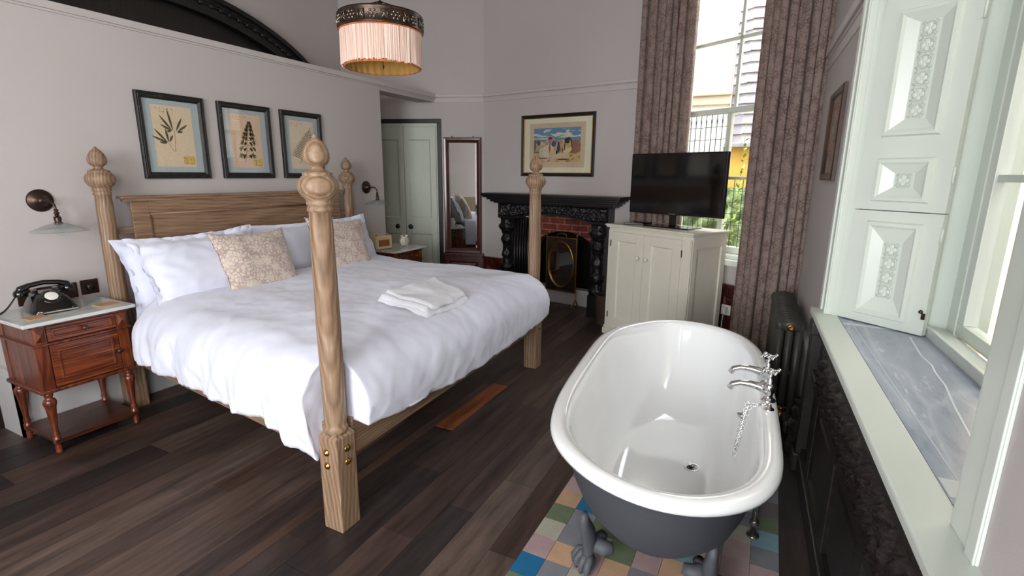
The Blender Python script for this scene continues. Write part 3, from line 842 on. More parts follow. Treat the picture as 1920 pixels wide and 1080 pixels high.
# quad strips so the arch stays concave-safe
for k in range(n):
    xa, xb = -OW + 2 * OW * k / n, -OW + 2 * OW * (k + 1) / n
    za, zb = 1.0 + .065 * sin(pi * k / n), 1.0 + .065 * sin(pi * (k + 1) / n)
    w.prism([(xa, za), (xb, zb), (xb, top), (xa, top)], -.15, -.003, 'XZ')
w.box(-OW - .2, -OW, -.15, -.003, 1.0, top); w.box(OW, OW + .2, -.15, -.003, 1.0, top)
w.build('frieze', 'ebonised', t)
w = MB()
def carve(x0, x1, z0, z1, y, amp=.03, fx=14, seed=0):
    def fn(u, v):
        xx = x0 + (x1 - x0) * u; zz = z0 + (z1 - z0) * v
        e = min(u * (x1 - x0), (1 - u) * (x1 - x0), v * (z1 - z0), (1 - v) * (z1 - z0)) / .012
        k = abs(noise.noise(Vector((xx * fx, zz * fx, seed)))); k2 = abs(noise.noise(Vector((xx * fx * 2.3, zz * fx * 2.3, seed + 5))))
        return (xx, y - min(1, e) * amp * (.35 + .9 * (1 - 2 * k) ** 2 * .6 + .5 * (1 - 2 * k2)), zz)
    return fn
for sx in (-1, 1):
    def arcs(u, v, sx=sx):
        xx = sx * (OW + .19) * (1 - u) ; zlow = 1.0 + .065 * cos(pi / 2 * min(1, abs(xx) / OW)) + .02
        if abs(xx) > OW: zlow = 1.02
        zz = zlow + (1.168 - zlow) * v
        e = min(u * .6, v * .1, (1 - v) * .1) / .01
        k = abs(noise.noise(Vector((xx * 22, zz * 26, 3)))); k2 = abs(noise.noise(Vector((xx * 50, zz * 55, 8))))
        return (xx, -.15 - min(1, e) * .03 * (.3 + .6 * (1 - 2 * k) ** 2 + .4 * (1 - 2 * k2)), zz)
    w.grid(100, 26, arcs, True, flip=(sx > 0))
w.build('carved_frieze', 'carved_black', t)
for sx in (-1, 1):
    w = MB()
    a, b_ = sorted((sx * OW, sx * (OW + .15)))
    w.box(a, b_, -.12, .24, .0, 1.0); w.box(a - .012 * (sx < 0), b_ + .012 * (sx > 0), -.165, -.003, .0, .24, .006)
    for i in range(6):        # flutes in the deep reveal
        yy = -.09 + i * .055
        w.tube([(sx * (OW - .001), yy, .02), (sx * (OW - .001), yy, .985)], .017, 8, flat=1)
    j = w.build('jamb', 'ebonised', t)
    w = MB()
    def colm(u, v, sx=sx):
        a_ = 2 * pi * u; z = .24 + .76 * v
        r = .048 + .012 * sin(v * 9) + .012 * sin(v * 31) + .018 * max(0, v - .75) * 4
        r += .016 * noise.noise(Vector((cos(a_) * 3, sin(a_) * 3, z * 26))) + .012 * abs(noise.noise(Vector((cos(a_) * 6, sin(a_) * 6, z * 60))))
        return (sx * (OW + .085) + r * cos(a_) * 1.15, -.13 - r * sin(a_) * -1 * .9, z)
    w.grid(28, 140, colm, True, closeu=True, flip=True)
    w.build('carved_column', 'carved_black', j)
w = MB()      # brick back with a round-headed opening
hw, zc_, rz = .40, .62, .235
n = 28
for k in range(n):
    xa, xb = -hw + 2 * hw * k / n, -hw + 2 * hw * (k + 1) / n
    f = lambda x: zc_ + rz * sqrt(max(0, 1 - (x / hw) ** 2))
    w.prism([(xa, f(xa)), (xb, f(xb)), (xb, 1.10), (xa, 1.10)], .20, .32, 'XZ')
w.box(-OW, -hw, .20, .32, .19, 1.10); w.box(hw, OW, .20, .32, .19, 1.10)
w.build('brick_breast', 'red_brick', t)
w = MB(); w.box(-OW, OW, .0, .05, 1.085, 1.12); 
w.tube([(-OW + 2 * OW * k / 16, .19, .992 + .068 * sin(pi * k / 16)) for k in range(17)], .016, 6)
w.build('stone_lintel', pm('sooty_stone', (150, 122, 108), .9, var=.25, scale=14, bmp=.5), t)
w = MB(); w.box(-OW - .02, OW + .02, .62, .66, 0, 1.1); w.box(-OW - .02, -OW, .32, .62, 0, 1.1); w.box(OW, OW + .02, .32, .62, 0, 1.1); w.box(-OW - .02, OW + .02, .32, .62, 1.1, 1.12)
w.build('firebox', 'soot', t)
w = MB(); w.box(-OW, OW, .185, .30, 0, .19, .004); w.build('hearth_upstand', 'skirting_grey', t, label='low pale upstand across the hearth')

# fire screen
t = thing('fire_screen', 'brass fire screen with an oval mirror standing in the fireplace opening', 'fire screen', MBK @ Vector((1.045, .10, 0)), AB)
w = MB(); X0, X1, Z0, Z1 = -.20, .20, .17, .80
n = 48
ring = [(cos(2 * pi * k / n), sin(2 * pi * k / n)) for k in range(n)]
ov = [(.165 * c, .485 + .265 * s_) for c, s_ in ring]
def sqp(c, s_):
    m_ = max(abs(c), abs(s_)); return (.195 * c / m_, .485 + .31 * s_ / m_)
ou = [sqp(c, s_) for c, s_ in ring]
vs = [(a, -.008, b_) for a, b_ in ov] + [(a, -.008, b_) for a, b_ in ou] + [(a, .004, b_) for a, b_ in ov] + [(a, .004, b_) for a, b_ in ou]
fs = []
for k in range(n):
    j = (k + 1) % n
    fs += [(k, n + k, n + j, j), (2 * n + k, 2 * n + j, 3 * n + j, 3 * n + k), (k, j, 2 * n + j, 2 * n + k)]
w.add(vs, fs); w.build('pierced_plate', 'aged_brass', t)
w = MB(); w.frame(X0, X1, Z0, Z1, -.012, .006, .012, .003); w.build('rim', 'brass', t)
w = MB(); w.tube([(a, -.012, b_) for a, b_ in ov], .009, 8, closed=True); w.build('oval_rim', 'brass', t)
w = MB(); w.add([(a * .98, -.005, .485 + (b_ - .485) * .98) for a, b_ in ov] + [(a * .98, .002, .485 + (b_ - .485) * .98) for a, b_ in ov], [tuple(range(n)), tuple(range(n, 2 * n))[::-1]]); w.build('oval_mirror', 'mirror_glass', t)
w = MB()
for sx in (-1, 1):
    w.tube([(sx * .195, 0, .82), (sx * .195, 0, .10), (sx * .195, -.03, .05), (sx * .195, -.10, .012)], .008, 8)
    w.tube([(sx * .195, 0, .10), (sx * .195, .03, .05), (sx * .195, .07, .012)], .008, 8); w.ball(sx * .195, 0, .83, .012)
w.build('stand', 'brass', t)
w = MB(); w.tube([(-.06, 0, .80), (-.058, 0, .83), (-.03, 0, .842), (.03, 0, .842), (.058, 0, .83), (.06, 0, .80)], .006, 8); w.build('handle', 'brass', t)

# wicker basket next to the fireplace
t = thing('wicker_basket', 'dark brown wicker basket squeezed between fireplace and cream cabinet', 'basket', (-1.41, 4.94, 0))
w = MB()
w.grid(40, 40, lambda u, v: ((.085 + .02 * v + .004 * sin(v * 120) + .003 * sin(u * 2 * pi * 20 + (int(v * 20) % 2) * pi)) * cos(2 * pi * u),
                             (.085 + .02 * v + .004 * sin(v * 120) + .003 * sin(u * 2 * pi * 20 + (int(v * 20) % 2) * pi)) * sin(2 * pi * u), .30 * v), True, closeu=True)
w.lathe([(.001, .002), (.084, .002), (.084, .01), (.001, .01)], cap=False)
w.build('basket', 'wicker', t)
w = MB(); w.tube([(.105 * cos(2 * pi * k / 24), .105 * sin(2 * pi * k / 24), .30) for k in range(24)], .009, 6, closed=True); w.build('rim', 'wicker', t)

# ------------------------------------------------------------------ framed print above the fireplace
t = thing('framed_print', 'wide framed coloured print of riders on horses, hung above the fireplace', 'picture', MBK @ Vector((1.005, 0, 1.48)), AB)
HW, HH = .456, .655
w = MB(); w.bevelframe(-HW, HW, 0, HH, [(0, -.002), (0, -.022), (.008, -.027), (.024, -.022), (.030, -.014)]); w.box(-HW + .002, HW - .002, -.006, -.002, .002, HH - .002)
w.build('frame', 'ebonised', t)
w = MB(); w.bevelframe(-HW + .028, HW - .028, .028, HH - .028, [(0, -.016), (.004, -.020), (.010, -.014), (.012, -.009)]); w.build('gilt_slip', 'gilt', t)
w = MB(); w.box(-HW + .03, HW - .03, -.0085, -.006, .03, HH - .03); w.build('mount', 'cream_mat', t)
w = MB(); w.box(-.345, .345, -.0095, -.0085, .095, .563); w.build('inner_mount', pm('peach_mat', (212, 184, 154), .85, var=.05), t)
w = MB()
def fig(u, v):
    """colours of the print: sky, clouds, sand and horsemen"""
    c = (206, 172, 120)
    if v > .62:
        c = (96, 142, 176)
        if fbm(u * 5, v * 14, 2) + .35 - abs(v - .76) * 3.2 > .15: c = (214, 206, 184)
    elif v > .5: c = (196, 184, 150)
    elif v > .25: c = (190, 158, 112)
    if v < .62 and fbm(u * 9, v * 9, 5) > .22: c = (168, 128, 90)
    def blob(cx, cz, rx, rz, col, wob=.25):
        nonlocal c
        d = ((u - cx) / rx) ** 2 + ((v - cz) / rz) ** 2 + wob * fbm(u * 14, v * 14, cx * 10)
        if d < 1: c = col
    blob(.88, .44, .14, .2, (150, 104, 78)); blob(.80, .47, .03, .2, (110, 62, 50))
    blob(.09, .36, .10, .17, (176, 158, 130)); blob(.1, .58, .05, .07, (100, 78, 62)); blob(.02, .5, .03, .16, (112, 96, 72)); blob(.09, .3, .09, .02, (92, 66, 48))
    blob(.26, .25, .14, .22, (206, 190, 160)); blob(.33, .30, .12, .22, (216, 202, 176)); blob(.42, .2, .09, .16, (206, 186, 150))
    blob(.72, .38, .10, .12, (222, 196, 148)); blob(.63, .17, .15, .10, (214, 190, 150)); blob(.75, .52, .06, .12, (196, 160, 112))
    blob(.35, .62, .04, .09, (188, 120, 98)); blob(.36, .7, .05, .04, (92, 52, 44)); blob(.43, .68, .035, .05, (206, 138, 106)); blob(.44, .54, .05, .09, (62, 88, 126))
    blob(.54, .42, .03, .16, (44, 46, 60)); blob(.5, .28, .02, .06, (40, 38, 48)); blob(.60, .58, .04, .07, (206, 142, 100))
    blob(.72, .62, .06, .08, (44, 40, 42)); blob(.76, .68, .03, .04, (38, 36, 38)); blob(.67, .44, .012, .12, (70, 46, 36)); blob(.63, .35, .012, .08, (80, 50, 38))
    blob(.64, .08, .14, .02, (96, 56, 40)); blob(.2, .12, .16, .015, (120, 70, 46)); blob(.35, .42, .02, .14, (178, 92, 72))
    return c
nx, nz = 110, 70
for i in range(nx):
    for j in range(nz):
        u, v = (i + .5) / nx, (j + .5) / nz
        c = fig(u, v); k = 1 + .18 * fbm(u * 20, v * 20, 9)
        w.col = tuple(q * k for q in lin(c)[:3]) + (1,)
        a, b_ = -.290 + .582 * i / nx, -.290 + .582 * (i + 1) / nx; e, f_ = .152 + .360 * j / nz, .152 + .360 * (j + 1) / nz
        w.add([(a, -.0105, e), (b_, -.0105, e), (b_, -.0105, f_), (a, -.0105, f_)], [(0, 1, 2, 3)])
w.build('print', 'print_ink', t)
w = MB(); w.box(-HW + .03, HW - .03, -.0135, -.0125, .03, HH - .03); w.build('glazing', 'picture_glass', t)

# ------------------------------------------------------------------ three botanical frames over the bed
def leafshape(mb, x, z, ang, L, Wd, y, curve=0., serr=0):
    n = 9; P = []; Q = []
    for k in range(n + 1):
        s_ = k / n; wd = Wd * sin(pi * min(1, s_ * .95 + .03)) ** .8
        if serr: wd *= 1 + .35 * (k % 2)
        a = ang + curve * s_
        cx, cz = x + cos(a) * L * s_, z + sin(a) * L * s_
        P.append((cx - sin(a) * wd / 2, y, cz + cos(a) * wd / 2)); Q.append((cx + sin(a) * wd / 2, y, cz - cos(a) * wd / 2))
    mb.add(P + Q, [(n + 1 + k, n + 2 + k, k + 1, k) for k in range(n)])
def botanical(label, yc, kind, width=.44):
    t = thing('botanical_frame', label, 'picture', (-3.70, yc, 1.45), -pi / 2 + pi, 'botanical frames over the headboard')
    t.rotation_euler.z = pi / 2      # local x -> +Y, local -y -> +X (room side)
    HW, HH = width / 2, .553
    w = MB(); w.bevelframe(-HW, HW, 0, HH, [(0, -.002), (0, -.022), (.006, -.027), (.014, -.024), (.018, -.026), (.028, -.026), (.036, -.016), (.042, -.010)])
    w.box(-HW + .002, HW - .002, -.005, -.002, .002, HH - .002); w.build('frame', 'worn_black_frame', t)
    w = MB(); w.box(-HW + .035, HW - .035, -.007, -.005, .035, HH - .035); w.build('mount', 'grey_mount', t)
    pw = width * .595 / 2; px = .0
    w = MB()
    n_, m_ = 30, 44
    for i in range(n_):
        for j in range(m_):
            u, v = (i + .5) / n_, (j + .5) / m_
            c = (224, 200, 170) if kind != 1 else (220, 188, 160)
            if kind == 2: c = (224, 204, 180)
            if .66 < u < .97 and .04 < v < .185 and kind < 2: c = (214, 184, 104) if fbm(u * 30, v * 30) < .15 else (190, 152, 76)
            if .1 < u < .62 and abs(v - .945) < .012 and fbm(u * 40, 3) > 0: c = (188, 160, 134)
            if .13 < u < .35 and abs(v - .905) < .012 and fbm(u * 40, 8) > 0: c = (190, 164, 138)
            k = 1 + .05 * fbm(u * 7, v * 9, kind)
            w.col = tuple(q * k for q in lin(c)[:3]) + (1,)
            a, b_ = -pw + 2 * pw * i / n_, -pw + 2 * pw * (i + 1) / n_; z0, z1 = .078 + .40 * j / m_, .078 + .40 * (j + 1) / m_
            w.add([(a, -.0085, z0), (b_, -.0085, z0), (b_, -.0085, z1), (a, -.0085, z1)], [(0, 1, 2, 3)])
    w.build('paper', 'print_ink', t)
    w = MB(); y = -.0092
    H = lambda u, v: (-pw + 2 * pw * u, .078 + .40 * v)
    if kind == 0:
        w.col = lin((96, 84, 52))
        for (u, v, a, L) in ((.48, .60, 100, .145), (.46, .60, 128, .12), (.44, .60, 152, .075), (.56, .60, 62, .10), (.6, .59, 35, .085), (.58, .58, 5, .04), (.44, .595, 190, .03),
                             (.31, .40, 132, .115), (.3, .40, 158, .10), (.34, .41, 98, .09), (.36, .41, 60, .055), (.3, .39, 175, .05)):
            x_, z_ = H(u, v); leafshape(w, x_, z_, radians(a), L, .015, y, 0)
        w.col = lin((168, 128, 100))
        w.tube([(*H(.52, .6)[:1], y, H(.52, .6)[1]), (H(.5, .4)[0], y, H(.5, .4)[1]), (H(.48, .25)[0], y, H(.48, .25)[1])], .0014, 4)
        w.tube([(H(.33, .4)[0], y, H(.33, .4)[1]), (H(.45, .25)[0], y, H(.45, .25)[1])], .0012, 4)
    elif kind == 1:
        w.col = lin((124, 106, 74)); random.seed(5)
        for (v, sp, sz) in ((.20, .30, 1.), (.33, .34, .85), (.44, .30, .9), (.53, .22, .9), (.61, .18, .9), (.69, .13, .8), (.76, .08, .7), (.82, .03, .55)):
            for sd in (-1, 1):
                uc = .44 + v * .22; x_, z_ = H(uc + sd * sp * .55, v + .03)
                for fr_ in (.45, 1.0):
                    xq, zq = H(uc + sd * sp * .58 * fr_, v + .015 + .02 * fr_)
                    for q in range(6):
                        aa = radians(90 - sd * 55 + (q - 2.5) * 34)
                        leafshape(w, xq, zq - .004, aa, (.014 + .014 * fr_) * sz * random.uniform(.7, 1.25), .009 * sz, y, 0, 1)
                x0_, z0_ = H(uc, v - .01); w.tube([(x0_, y, z0_), (x_, y, z_)], .0008, 4)
        w.col = lin((170, 132, 104))
        a_, b_ = H(.40, .12), H(.60, .86); w.tube([(a_[0], y, a_[1]), (H(.48, .4)[0], y, H(.48, .4)[1]), (b_[0], y, b_[1])], .0016, 4)
    else:
        w.col = lin((128, 108, 64))
        for k in range(20):
            s_ = k / 19; v = .2 + .62 * s_; u = .42 + .42 * s_
            L = .11 * (1 - s_) ** .7 + .008
            x_, z_ = H(u, v)
            leafshape(w, x_, z_, radians(150), L, .0075, y, .2, 0); leafshape(w, x_, z_, radians(-14), L, .0075, y, .2, 0)
        a_, b_ = H(.35, .1), H(.86, .88); w.tube([(a_[0], y, a_[1]), (b_[0], y, b_[1])], .002, 4)
    w.build('pressed_plant', 'print_ink', t)
    w = MB(); w.box(-HW + .036, HW - .036, -.0125, -.0115, .036, HH - .036); w.build('glazing', 'picture_glass', t)
botanical('leftmost of the three black frames over the bed, holding a pressed spiky-leaved plant', 2.176, 0, .444)
botanical('middle one of the three black frames over the bed, holding a pressed bushy leaf', 2.722, 1, .440)
botanical('rightmost of the three black frames over the bed, holding a pressed fern', 3.256, 2, .430)

# small framed picture on the right wall
t = thing('framed_picture', 'narrow looking dark wooden picture on the right wall beside the curtain', 'picture', MR @ Vector((0, 3.50, 1.48)), AR - pi / 2)
w = MB(); w.bevelframe(-.25, .25, 0, .50, [(0, -.002), (0, -.018), (.010, -.024), (.032, -.02), (.04, -.010)]); w.box(-.248, .248, -.005, -.002, .002, .498); w.build('frame', wood('rail_oak', (50, 34, 26), (74, 52, 40), (96, 70, 54), 'Z', .4, 14), t)
w = MB(); 
for i in range(40):
    for j in range(40):
        u, v = (i + .5) / 40, (j + .5) / 40
        c = (176, 150, 116) if fbm(u * 3, v * 3, 6) > 0 else (120, 116, 104)
        if fbm(u * 6, v * 5, 1) > .25: c = (150, 92, 66)
        w.col = lin(c); a, b_ = -.212 + .424 * i / 40, -.212 + .424 * (i + 1) / 40; z0, z1 = .038 + .424 * j / 40, .038 + .424 * (j + 1) / 40
        w.add([(a, -.007, z0), (b_, -.007, z0), (b_, -.007, z1), (a, -.007, z1)], [(0, 1, 2, 3)])
w.build('print', 'print_ink', t)
w = MB(); w.box(-.212, .212, -.0105, -.0095, .038, .462); w.build('glazing', 'picture_glass', t)

# ------------------------------------------------------------------ bed
HN, HF = Vector((-3.57, 1.64, 0)), Vector((-3.57, 3.63, 0))
FN, FF = Vector((-1.527, 1.405, 0)), Vector((-1.572, 3.495, 0))
bed = thing('four_poster_bed', 'large limed oak poster bed with turned acorn finials and a panelled headboard', 'bed', (-2.55, 2.54, 0))
def L_(p): return (p[0] + 2.55, p[1] - 2.54, p[2])
post_prof = [(.0495, .452), (.0505, .462), (.046, .472), (.043, .482), (.0455, .50), (.0455, .56), (.0475, .9), (.0435, 1.30), (.0415, 1.352), (.0455, 1.356), (.0475, 1.362), (.0455, 1.368),
             (.0425, 1.386), (.047, 1.392), (.0485, 1.398), (.046, 1.404), (.055, 1.412), (.073, 1.428), (.084, 1.446), (.087, 1.464), (.082, 1.482), (.068, 1.498), (.060, 1.504), (.063, 1.508), (.061, 1.514), (.046, 1.518),
             (.030, 1.524), (.026, 1.534), (.033, 1.542), (.042, 1.546), (.051, 1.556), (.0545, 1.570), (.0535, 1.582), (.055, 1.586), (.0525, 1.590), (.047, 1.606), (.034, 1.626), (.018, 1.640), (.009, 1.646), (.010, 1.650), (.004, 1.656), (.0005, 1.657)]
post_prof = [(r * (.875 if z > 1.405 else 1), z if z < 1.386 else 1.375 + (z - 1.386) * (1.637 - 1.375) / (1.657 - 1.386)) for r, z in post_prof]
def make_post(P, bolts=None, lab=None):
    w = MB(Matrix.Translation(L_(P)))
    w.box(-.052, .052, -.052, .052, 0, .43, .004)
    w.add([(-.052, -.052, .43), (.052, -.052, .43), (.052, .052, .43), (-.052, .052, .43)] + [(.037 * a, .037 * b_, .452) for a, b_ in ((-1, -1), (1, -1), (1, 1), (-1, 1))],
          [(0, 1, 5, 4), (1, 2, 6, 5), (2, 3, 7, 6), (3, 0, 4, 7), (4, 5, 6, 7)])
    w.lathe([(.046, .44)] + post_prof, n=40)
    o = w.build('post', 'limed_oak', bed, label=lab)
    for (nx_, ny_, off, z) in (bolts or []):
        w = MB(Matrix.Translation(Vector(L_(P)) + Vector((nx_ * .052 + off * abs(ny_), ny_ * .052 + off * abs(nx_), z))))
        ax = 'X' if nx_ else 'Y'; sg = nx_ or ny_
        w.lathe([(.0155, 0), (.0155, sg * .003), (.013, sg * .006), (.010, sg * .0065), (.008, sg * .010), (.0005, sg * .012)], axis=ax, n=20)
        w.build('bolt_cover', 'brass', o)
make_post(HN); make_post(HF)
make_post(FN, [(1, 0, .002, .375), (1, 0, .002, .315), (0, -1, -.008, .365), (0, -1, -.008, .305)])
make_post(FF, [(1, 0, .005, .375), (1, 0, .005, .325)])
def railbar(A, B, z0, z1, th, name, mat):
    A, B = Vector(L_(A)), Vector(L_(B)); d = B - A; a = atan2(d.y, d.x)
    w = MB(); w.box(.0, d.length, -th / 2, th / 2, z0, z1, .004)
    o = w.build(name, mat, bed, loc=A, rotz=a); return o
railbar(HN + Vector((.05, 0, 0)), FN - Vector((.05, 0, 0)), .317, .475, .032, 'side_rail', 'limed_oak_x')
railbar(HF + Vector((.05, 0, 0)), FF - Vector((.05, 0, 0)), .317, .475, .032, 'side_rail', 'limed_oak_x')
railbar(FN + Vector((.022, .05, 0)), FF + Vector((.022, -.05, 0)), .317, .486, .034, 'foot_rail', 'limed_oak_x')
w = MB()    # headboard: frame, field, scrolled ends and cap   (local y along the wall)
xb = -3.585 + 2.55
y0, y1 = 1.745 - 2.54, 3.535 - 2.54
w.box(xb - .02, xb + .02, y0 + .05, y1 - .05, .25, 1.32)
w.box(xb + .02, xb + .034, y0 + .03, y0 + .13, .25, 1.31, .003); w.box(xb + .02, xb + .034, y1 - .13, y1 - .03, .25, 1.31, .003); w.box(xb + .02, xb + .034, y0 + .13, y1 - .13, 1.235, 1.31, .003)
w.build('headboard', 'limed_oak_y', bed)
w = MB(); 
w.box(xb - .03, xb + .05, y0 - .02, y1 + .02, 1.328, 1.345, .006); w.box(xb - .025, xb + .042, y0 + .0, y1 - .0, 1.31, 1.33, .006)
w.build('headboard_cap', 'limed_oak_y', bed)
w = MB()
for (yy, s_) in ((y0 + .135, 1), (y1 - .135, -1)):
    w.tube([(xb + .022, yy, .3), (xb + .022, yy, 1.225)], .008, 8)
w.tube([(xb + .022, y0 + .13, 1.228), (xb + .022, y1 - .13, 1.228)], .008, 8)
w.build('headboard_moulding', 'limed_oak_y', bed)
for (pa, pb) in ((HN.y - 2.54 + .03, y0 + .05), (y1 - .05, HF.y - 2.54 - .03)):
    for z in (1.135, .45):
        w = MB(); w.box(xb - .014, xb + .014, pa, pb, z - .02, z + .02, .004); w.build('bracket', 'limed_oak_y', bed)
w = MB()
mb_pts = [(-3.52, 1.72), (-1.60, 1.50), (-1.62, 3.40), (-3.52, 3.55)]
n_ = 4
vs = [(*L_((a, b_, z))[:2], z) for z in (.30, .46, .68) for a, b_ in mb_pts]
w.add(vs, [(3, 2, 1, 0), (8, 9, 10, 11)] + [(k * 4 + i, k * 4 + (i + 1) % 4, k * 4 + 4 + (i + 1) % 4, k * 4 + 4 + i) for k in range(2) for i in range(4)])
w.build('mattress', 'mattress_white', bed, bevel=.05)

# ------------------------------------------------------------------ duvet
def duvet_point(u, v):
    """u: -1..1 across (near side to far side), v: 0..1 head to foot and over"""
    pass
NU, NV = 190, 170
def side_y(s_, near):
    return (1.64 - .235 * s_) if near else (3.63 - .135 * s_)
def make_duvet():
    # parameters run over the cloth: a across (metres from the near hem), b along (metres from the head edge)
    vs = []; fs = []
    R = .17; ZTOP = .745
    x_head = -3.16; x_foot = -1.435
    drop_n = .34; drop_f = .30
    def edge(d, drop, zbase):
        """d: arclength outwards from the start of the rounding; returns (outward, down)"""
        L = R * pi / 2
        if d <= 0: return (d, 0)
        if d < L:
            th = d / R; return (R * sin(th), R * (1 - cos(th)))
        return (R + (d - L) * .04, R + (d - L))
    for j in range(NV):
        b_ = j / (NV - 1)
        for i in range(NU):
            a = i / (NU - 1)
            # along: head edge -> foot hem
            Lx = (x_foot - R) - x_head
            # hem height along the foot, varies over y
            yy = 1.40 + (3.5 - 1.40) * max(0, min(1, (a - .18) / .64))
            hemf = .475 - .075 * sin(pi * max(0, min(1, (yy - 1.5) / 1.9))) ** .7 + .012 * fbm(yy * 3, 4)
            dropf = ZTOP - hemf
            tot = Lx + R * pi / 2 + (dropf - R)
            sl = b_ * tot
            if sl < Lx: xo, dz1 = x_head + sl, 0
            else:
                o_, d_ = edge(sl - Lx, 0, 0); xo, dz1 = x_foot - R + o_, d_
            s_ = max(0, min(1, (min(xo, x_foot) + 3.57) / 2.05))
            yn = side_y(s_, True) - .085; yf = side_y(s_, False) + .085
            # near hem height along the bed
            hemn = .43 + .012 * fbm(xo * 2.5, 2)
            if xo > -1.95: hemn -= .12 * min(1, (xo + 1.95) / .38) ** 1.5
            if xo < -3.0: hemn += .0
            hemr = .40
            Ly = (yf - R) - (yn + R)
            totn = (R * pi / 2 + ZTOP - hemn - R); totf = (R * pi / 2 + ZTOP - hemr - R)
            T = totn + Ly + totf
            q = a * T
            if q < totn:
                o_, d_ = edge(totn - q, 0, 0); y = yn + R - o_; dz2 = d_; side = -1
            elif q > totn + Ly:
                o_, d_ = edge(q - totn - Ly, 0, 0); y = yf - R + o_; dz2 = d_; side = 1
            else:
                y = yn + R + (q - totn); dz2 = 0; side = 0
            # combine the two drops (rounded corner)
            dz = max(dz1, dz2) if (dz1 > R or dz2 > R) else min(R * 1.6, sqrt(dz1 * dz1 + dz2 * dz2))
            dz = max(dz, sqrt(dz1 * dz1 + dz2 * dz2) * .9) if (dz1 < R and dz2 < R) else dz
            z = ZTOP - dz
            x = xo
            # filling: plump top
            ec = min(1, max(0, min(x_foot - x, y - yn, yf - y)) / .5)
            z += .035 * ec ** .6 * (1 if dz < R else max(0, 1 - (dz - R) / .1))
            z += .016 * fbm(x * 1.7, y * 1.7, .3) * (dz < .3)
            # soft creases over the top, running diagonally
            z += .012 * (fbm(x * 2.6 + y * 2.0, y * 3.6 - x * 2, 1.1)) + .0045 * (1 - 2 * abs(fbm(x * 4 + y * 3, y * 4.5 - x * 3, 2.2)))
            # hanging folds
            if side == -1 and dz2 > .02:
                k = min(1, dz2 / .3)
                f = sin(x * 24 + 2.6 * fbm(x * 3, z * 2)) * .42 + .8 * fbm(x * 6, z * 2.5, 4.)
                y -= .034 * k * f + .014 * k * (1 - 2 * abs(fbm(x * 7 + z * 2, z * 3, 9))); y -= .035 * sin(pi * min(1, dz2 / .42)) * .8
                y += .012 * fbm(x * 20, z * 7, 8) * k
            if side == 1 and dz2 > .02:
                y += .02 * min(1, dz2 / .3) * (sin(x * 30) * .5 + fbm(x * 8, z * 2, 5))
            if dz1 > .02:
                k = min(1, dz1 / .25)
                x += .028 * sin(pi * min(1, dz1 / .40)) + .016 * k * (fbm(y * 3.0 + z * 2, z * 3, 6.) + .4 * (1 - 2 * abs(fbm(y * 6 - z * 3, z * 5, 6.6)))) 
            # bunch inwards of the foot posts
            for P, sg in ((FN, 1), (FF, -1)):
                m = .062
                px, py = P.x - m, P.y + sg * m
                if x > px and (y - py) * sg < 0:
                    d_ = abs(y - py) - (x - px); wv_ = .005 * fbm(x * 9, y * 9 + z * 9, 3)
                    if d_ > 0: x, y = px + wv_, py - sg * d_
                    else: x, y = px - d_, py + sg * abs(wv_)
            # keep clear of the rails
            vs.append((x, y, z))
    for j in range(NV - 1):
        for i in range(NU - 1):
            fs.append((j * NU + i, j * NU + i + 1, (j + 1) * NU + i + 1, (j + 1) * NU + i)[::-1])
    w = MB(Matrix.Translation((2.4, -2.5, 0))); w.add(vs, fs, True)
    return w.build('duvet', 'linen_white', loc=(-2.4, 2.5, 0), label='white cotton duvet spread over the bed and hanging over its side rail', cat='duvet', solid=.012)
duvet = make_duvet()

# ------------------------------------------------------------------ pillows and cushions
def cushion_mesh(Wd, H, T, flange=0., seed=0, pinch=.10, wr=.006):
    """soft cushion in the XZ plane, thickness along Y"""
    w = MB(); n = 44
    def surf(side):
        def fn(u, v):
            a, b_ = 2 * u - 1, 2 * v - 1
            ia, ib = max(-1, min(1, a * (1 + flange / Wd * 2))), max(-1, min(1, b_ * (1 + flange / H * 2)))
            prof = (max(0, 1 - abs(ia) ** 2.6) ** .62) * (max(0, 1 - abs(ib) ** 2.6) ** .62)
            px = a * Wd / 2 * (1 - pinch * (1 - b_ * b_) * abs(a) ** 3) ; pz = b_ * H / 2 * (1 - pinch * (1 - a * a) * abs(b_) ** 3)
            r = noise.noise(Vector((a * 2.2 + seed, b_ * 2.2, side * 2.)))
            r2 = noise.noise(Vector((a * 6 + seed, b_ * 6, side * 3.)))
            edge_ = 1 - prof
            y = side * (prof * T / 2 * (1 + .12 * r)) + wr * r2 * (.3 + edge_ * 1.4) 
            y += .016 * noise.noise(Vector((a * 3.1, b_ * 3.1, seed + 9))) * edge_
            return (px, y + side * .0015, pz)
        return fn
    w.grid(n, n, surf(-1), True); w.grid(n, n, surf(1), True, flip=True)
    return w
def place(w, name, mat, loc, tilt, rz, roll=0., **kw):
    o = w.build(name, mat, **kw)
    # width runs along world Y; face looks towards +X
    o.matrix_world = Matrix.Translation(loc) @ Matrix.Rotation(rz + pi / 2, 4, 'Z') @ Matrix.Rotation(-tilt, 4, 'X') @ Matrix.Rotation(roll, 4, 'Y')
    return o
GP = 'white pillows against the headboard'
place(cushion_mesh(.86, .50, .17, .05, 1), 'pillow', 'linen_white', (-3.36, 2.0, .865), .34, .0, 0.0, label='white pillow at the back left, its flanged end sticking out behind the front pillow', cat='pillow', group=GP)
place(cushion_mesh(.84, .52, .20, .05, 2, wr=.014), 'pillow', 'linen_white', (-3.175, 1.99, .895), .48, .04, -.02, label='plump white pillow at the front left, nearest to the telephone nightstand', cat='pillow', group=GP)
place(cushion_mesh(.86, .50, .17, .05, 3), 'pillow', 'linen_white', (-3.32, 2.83, .885), .36, -.02, .0, label='white pillow seen between the two patterned cushions', cat='pillow', group=GP)
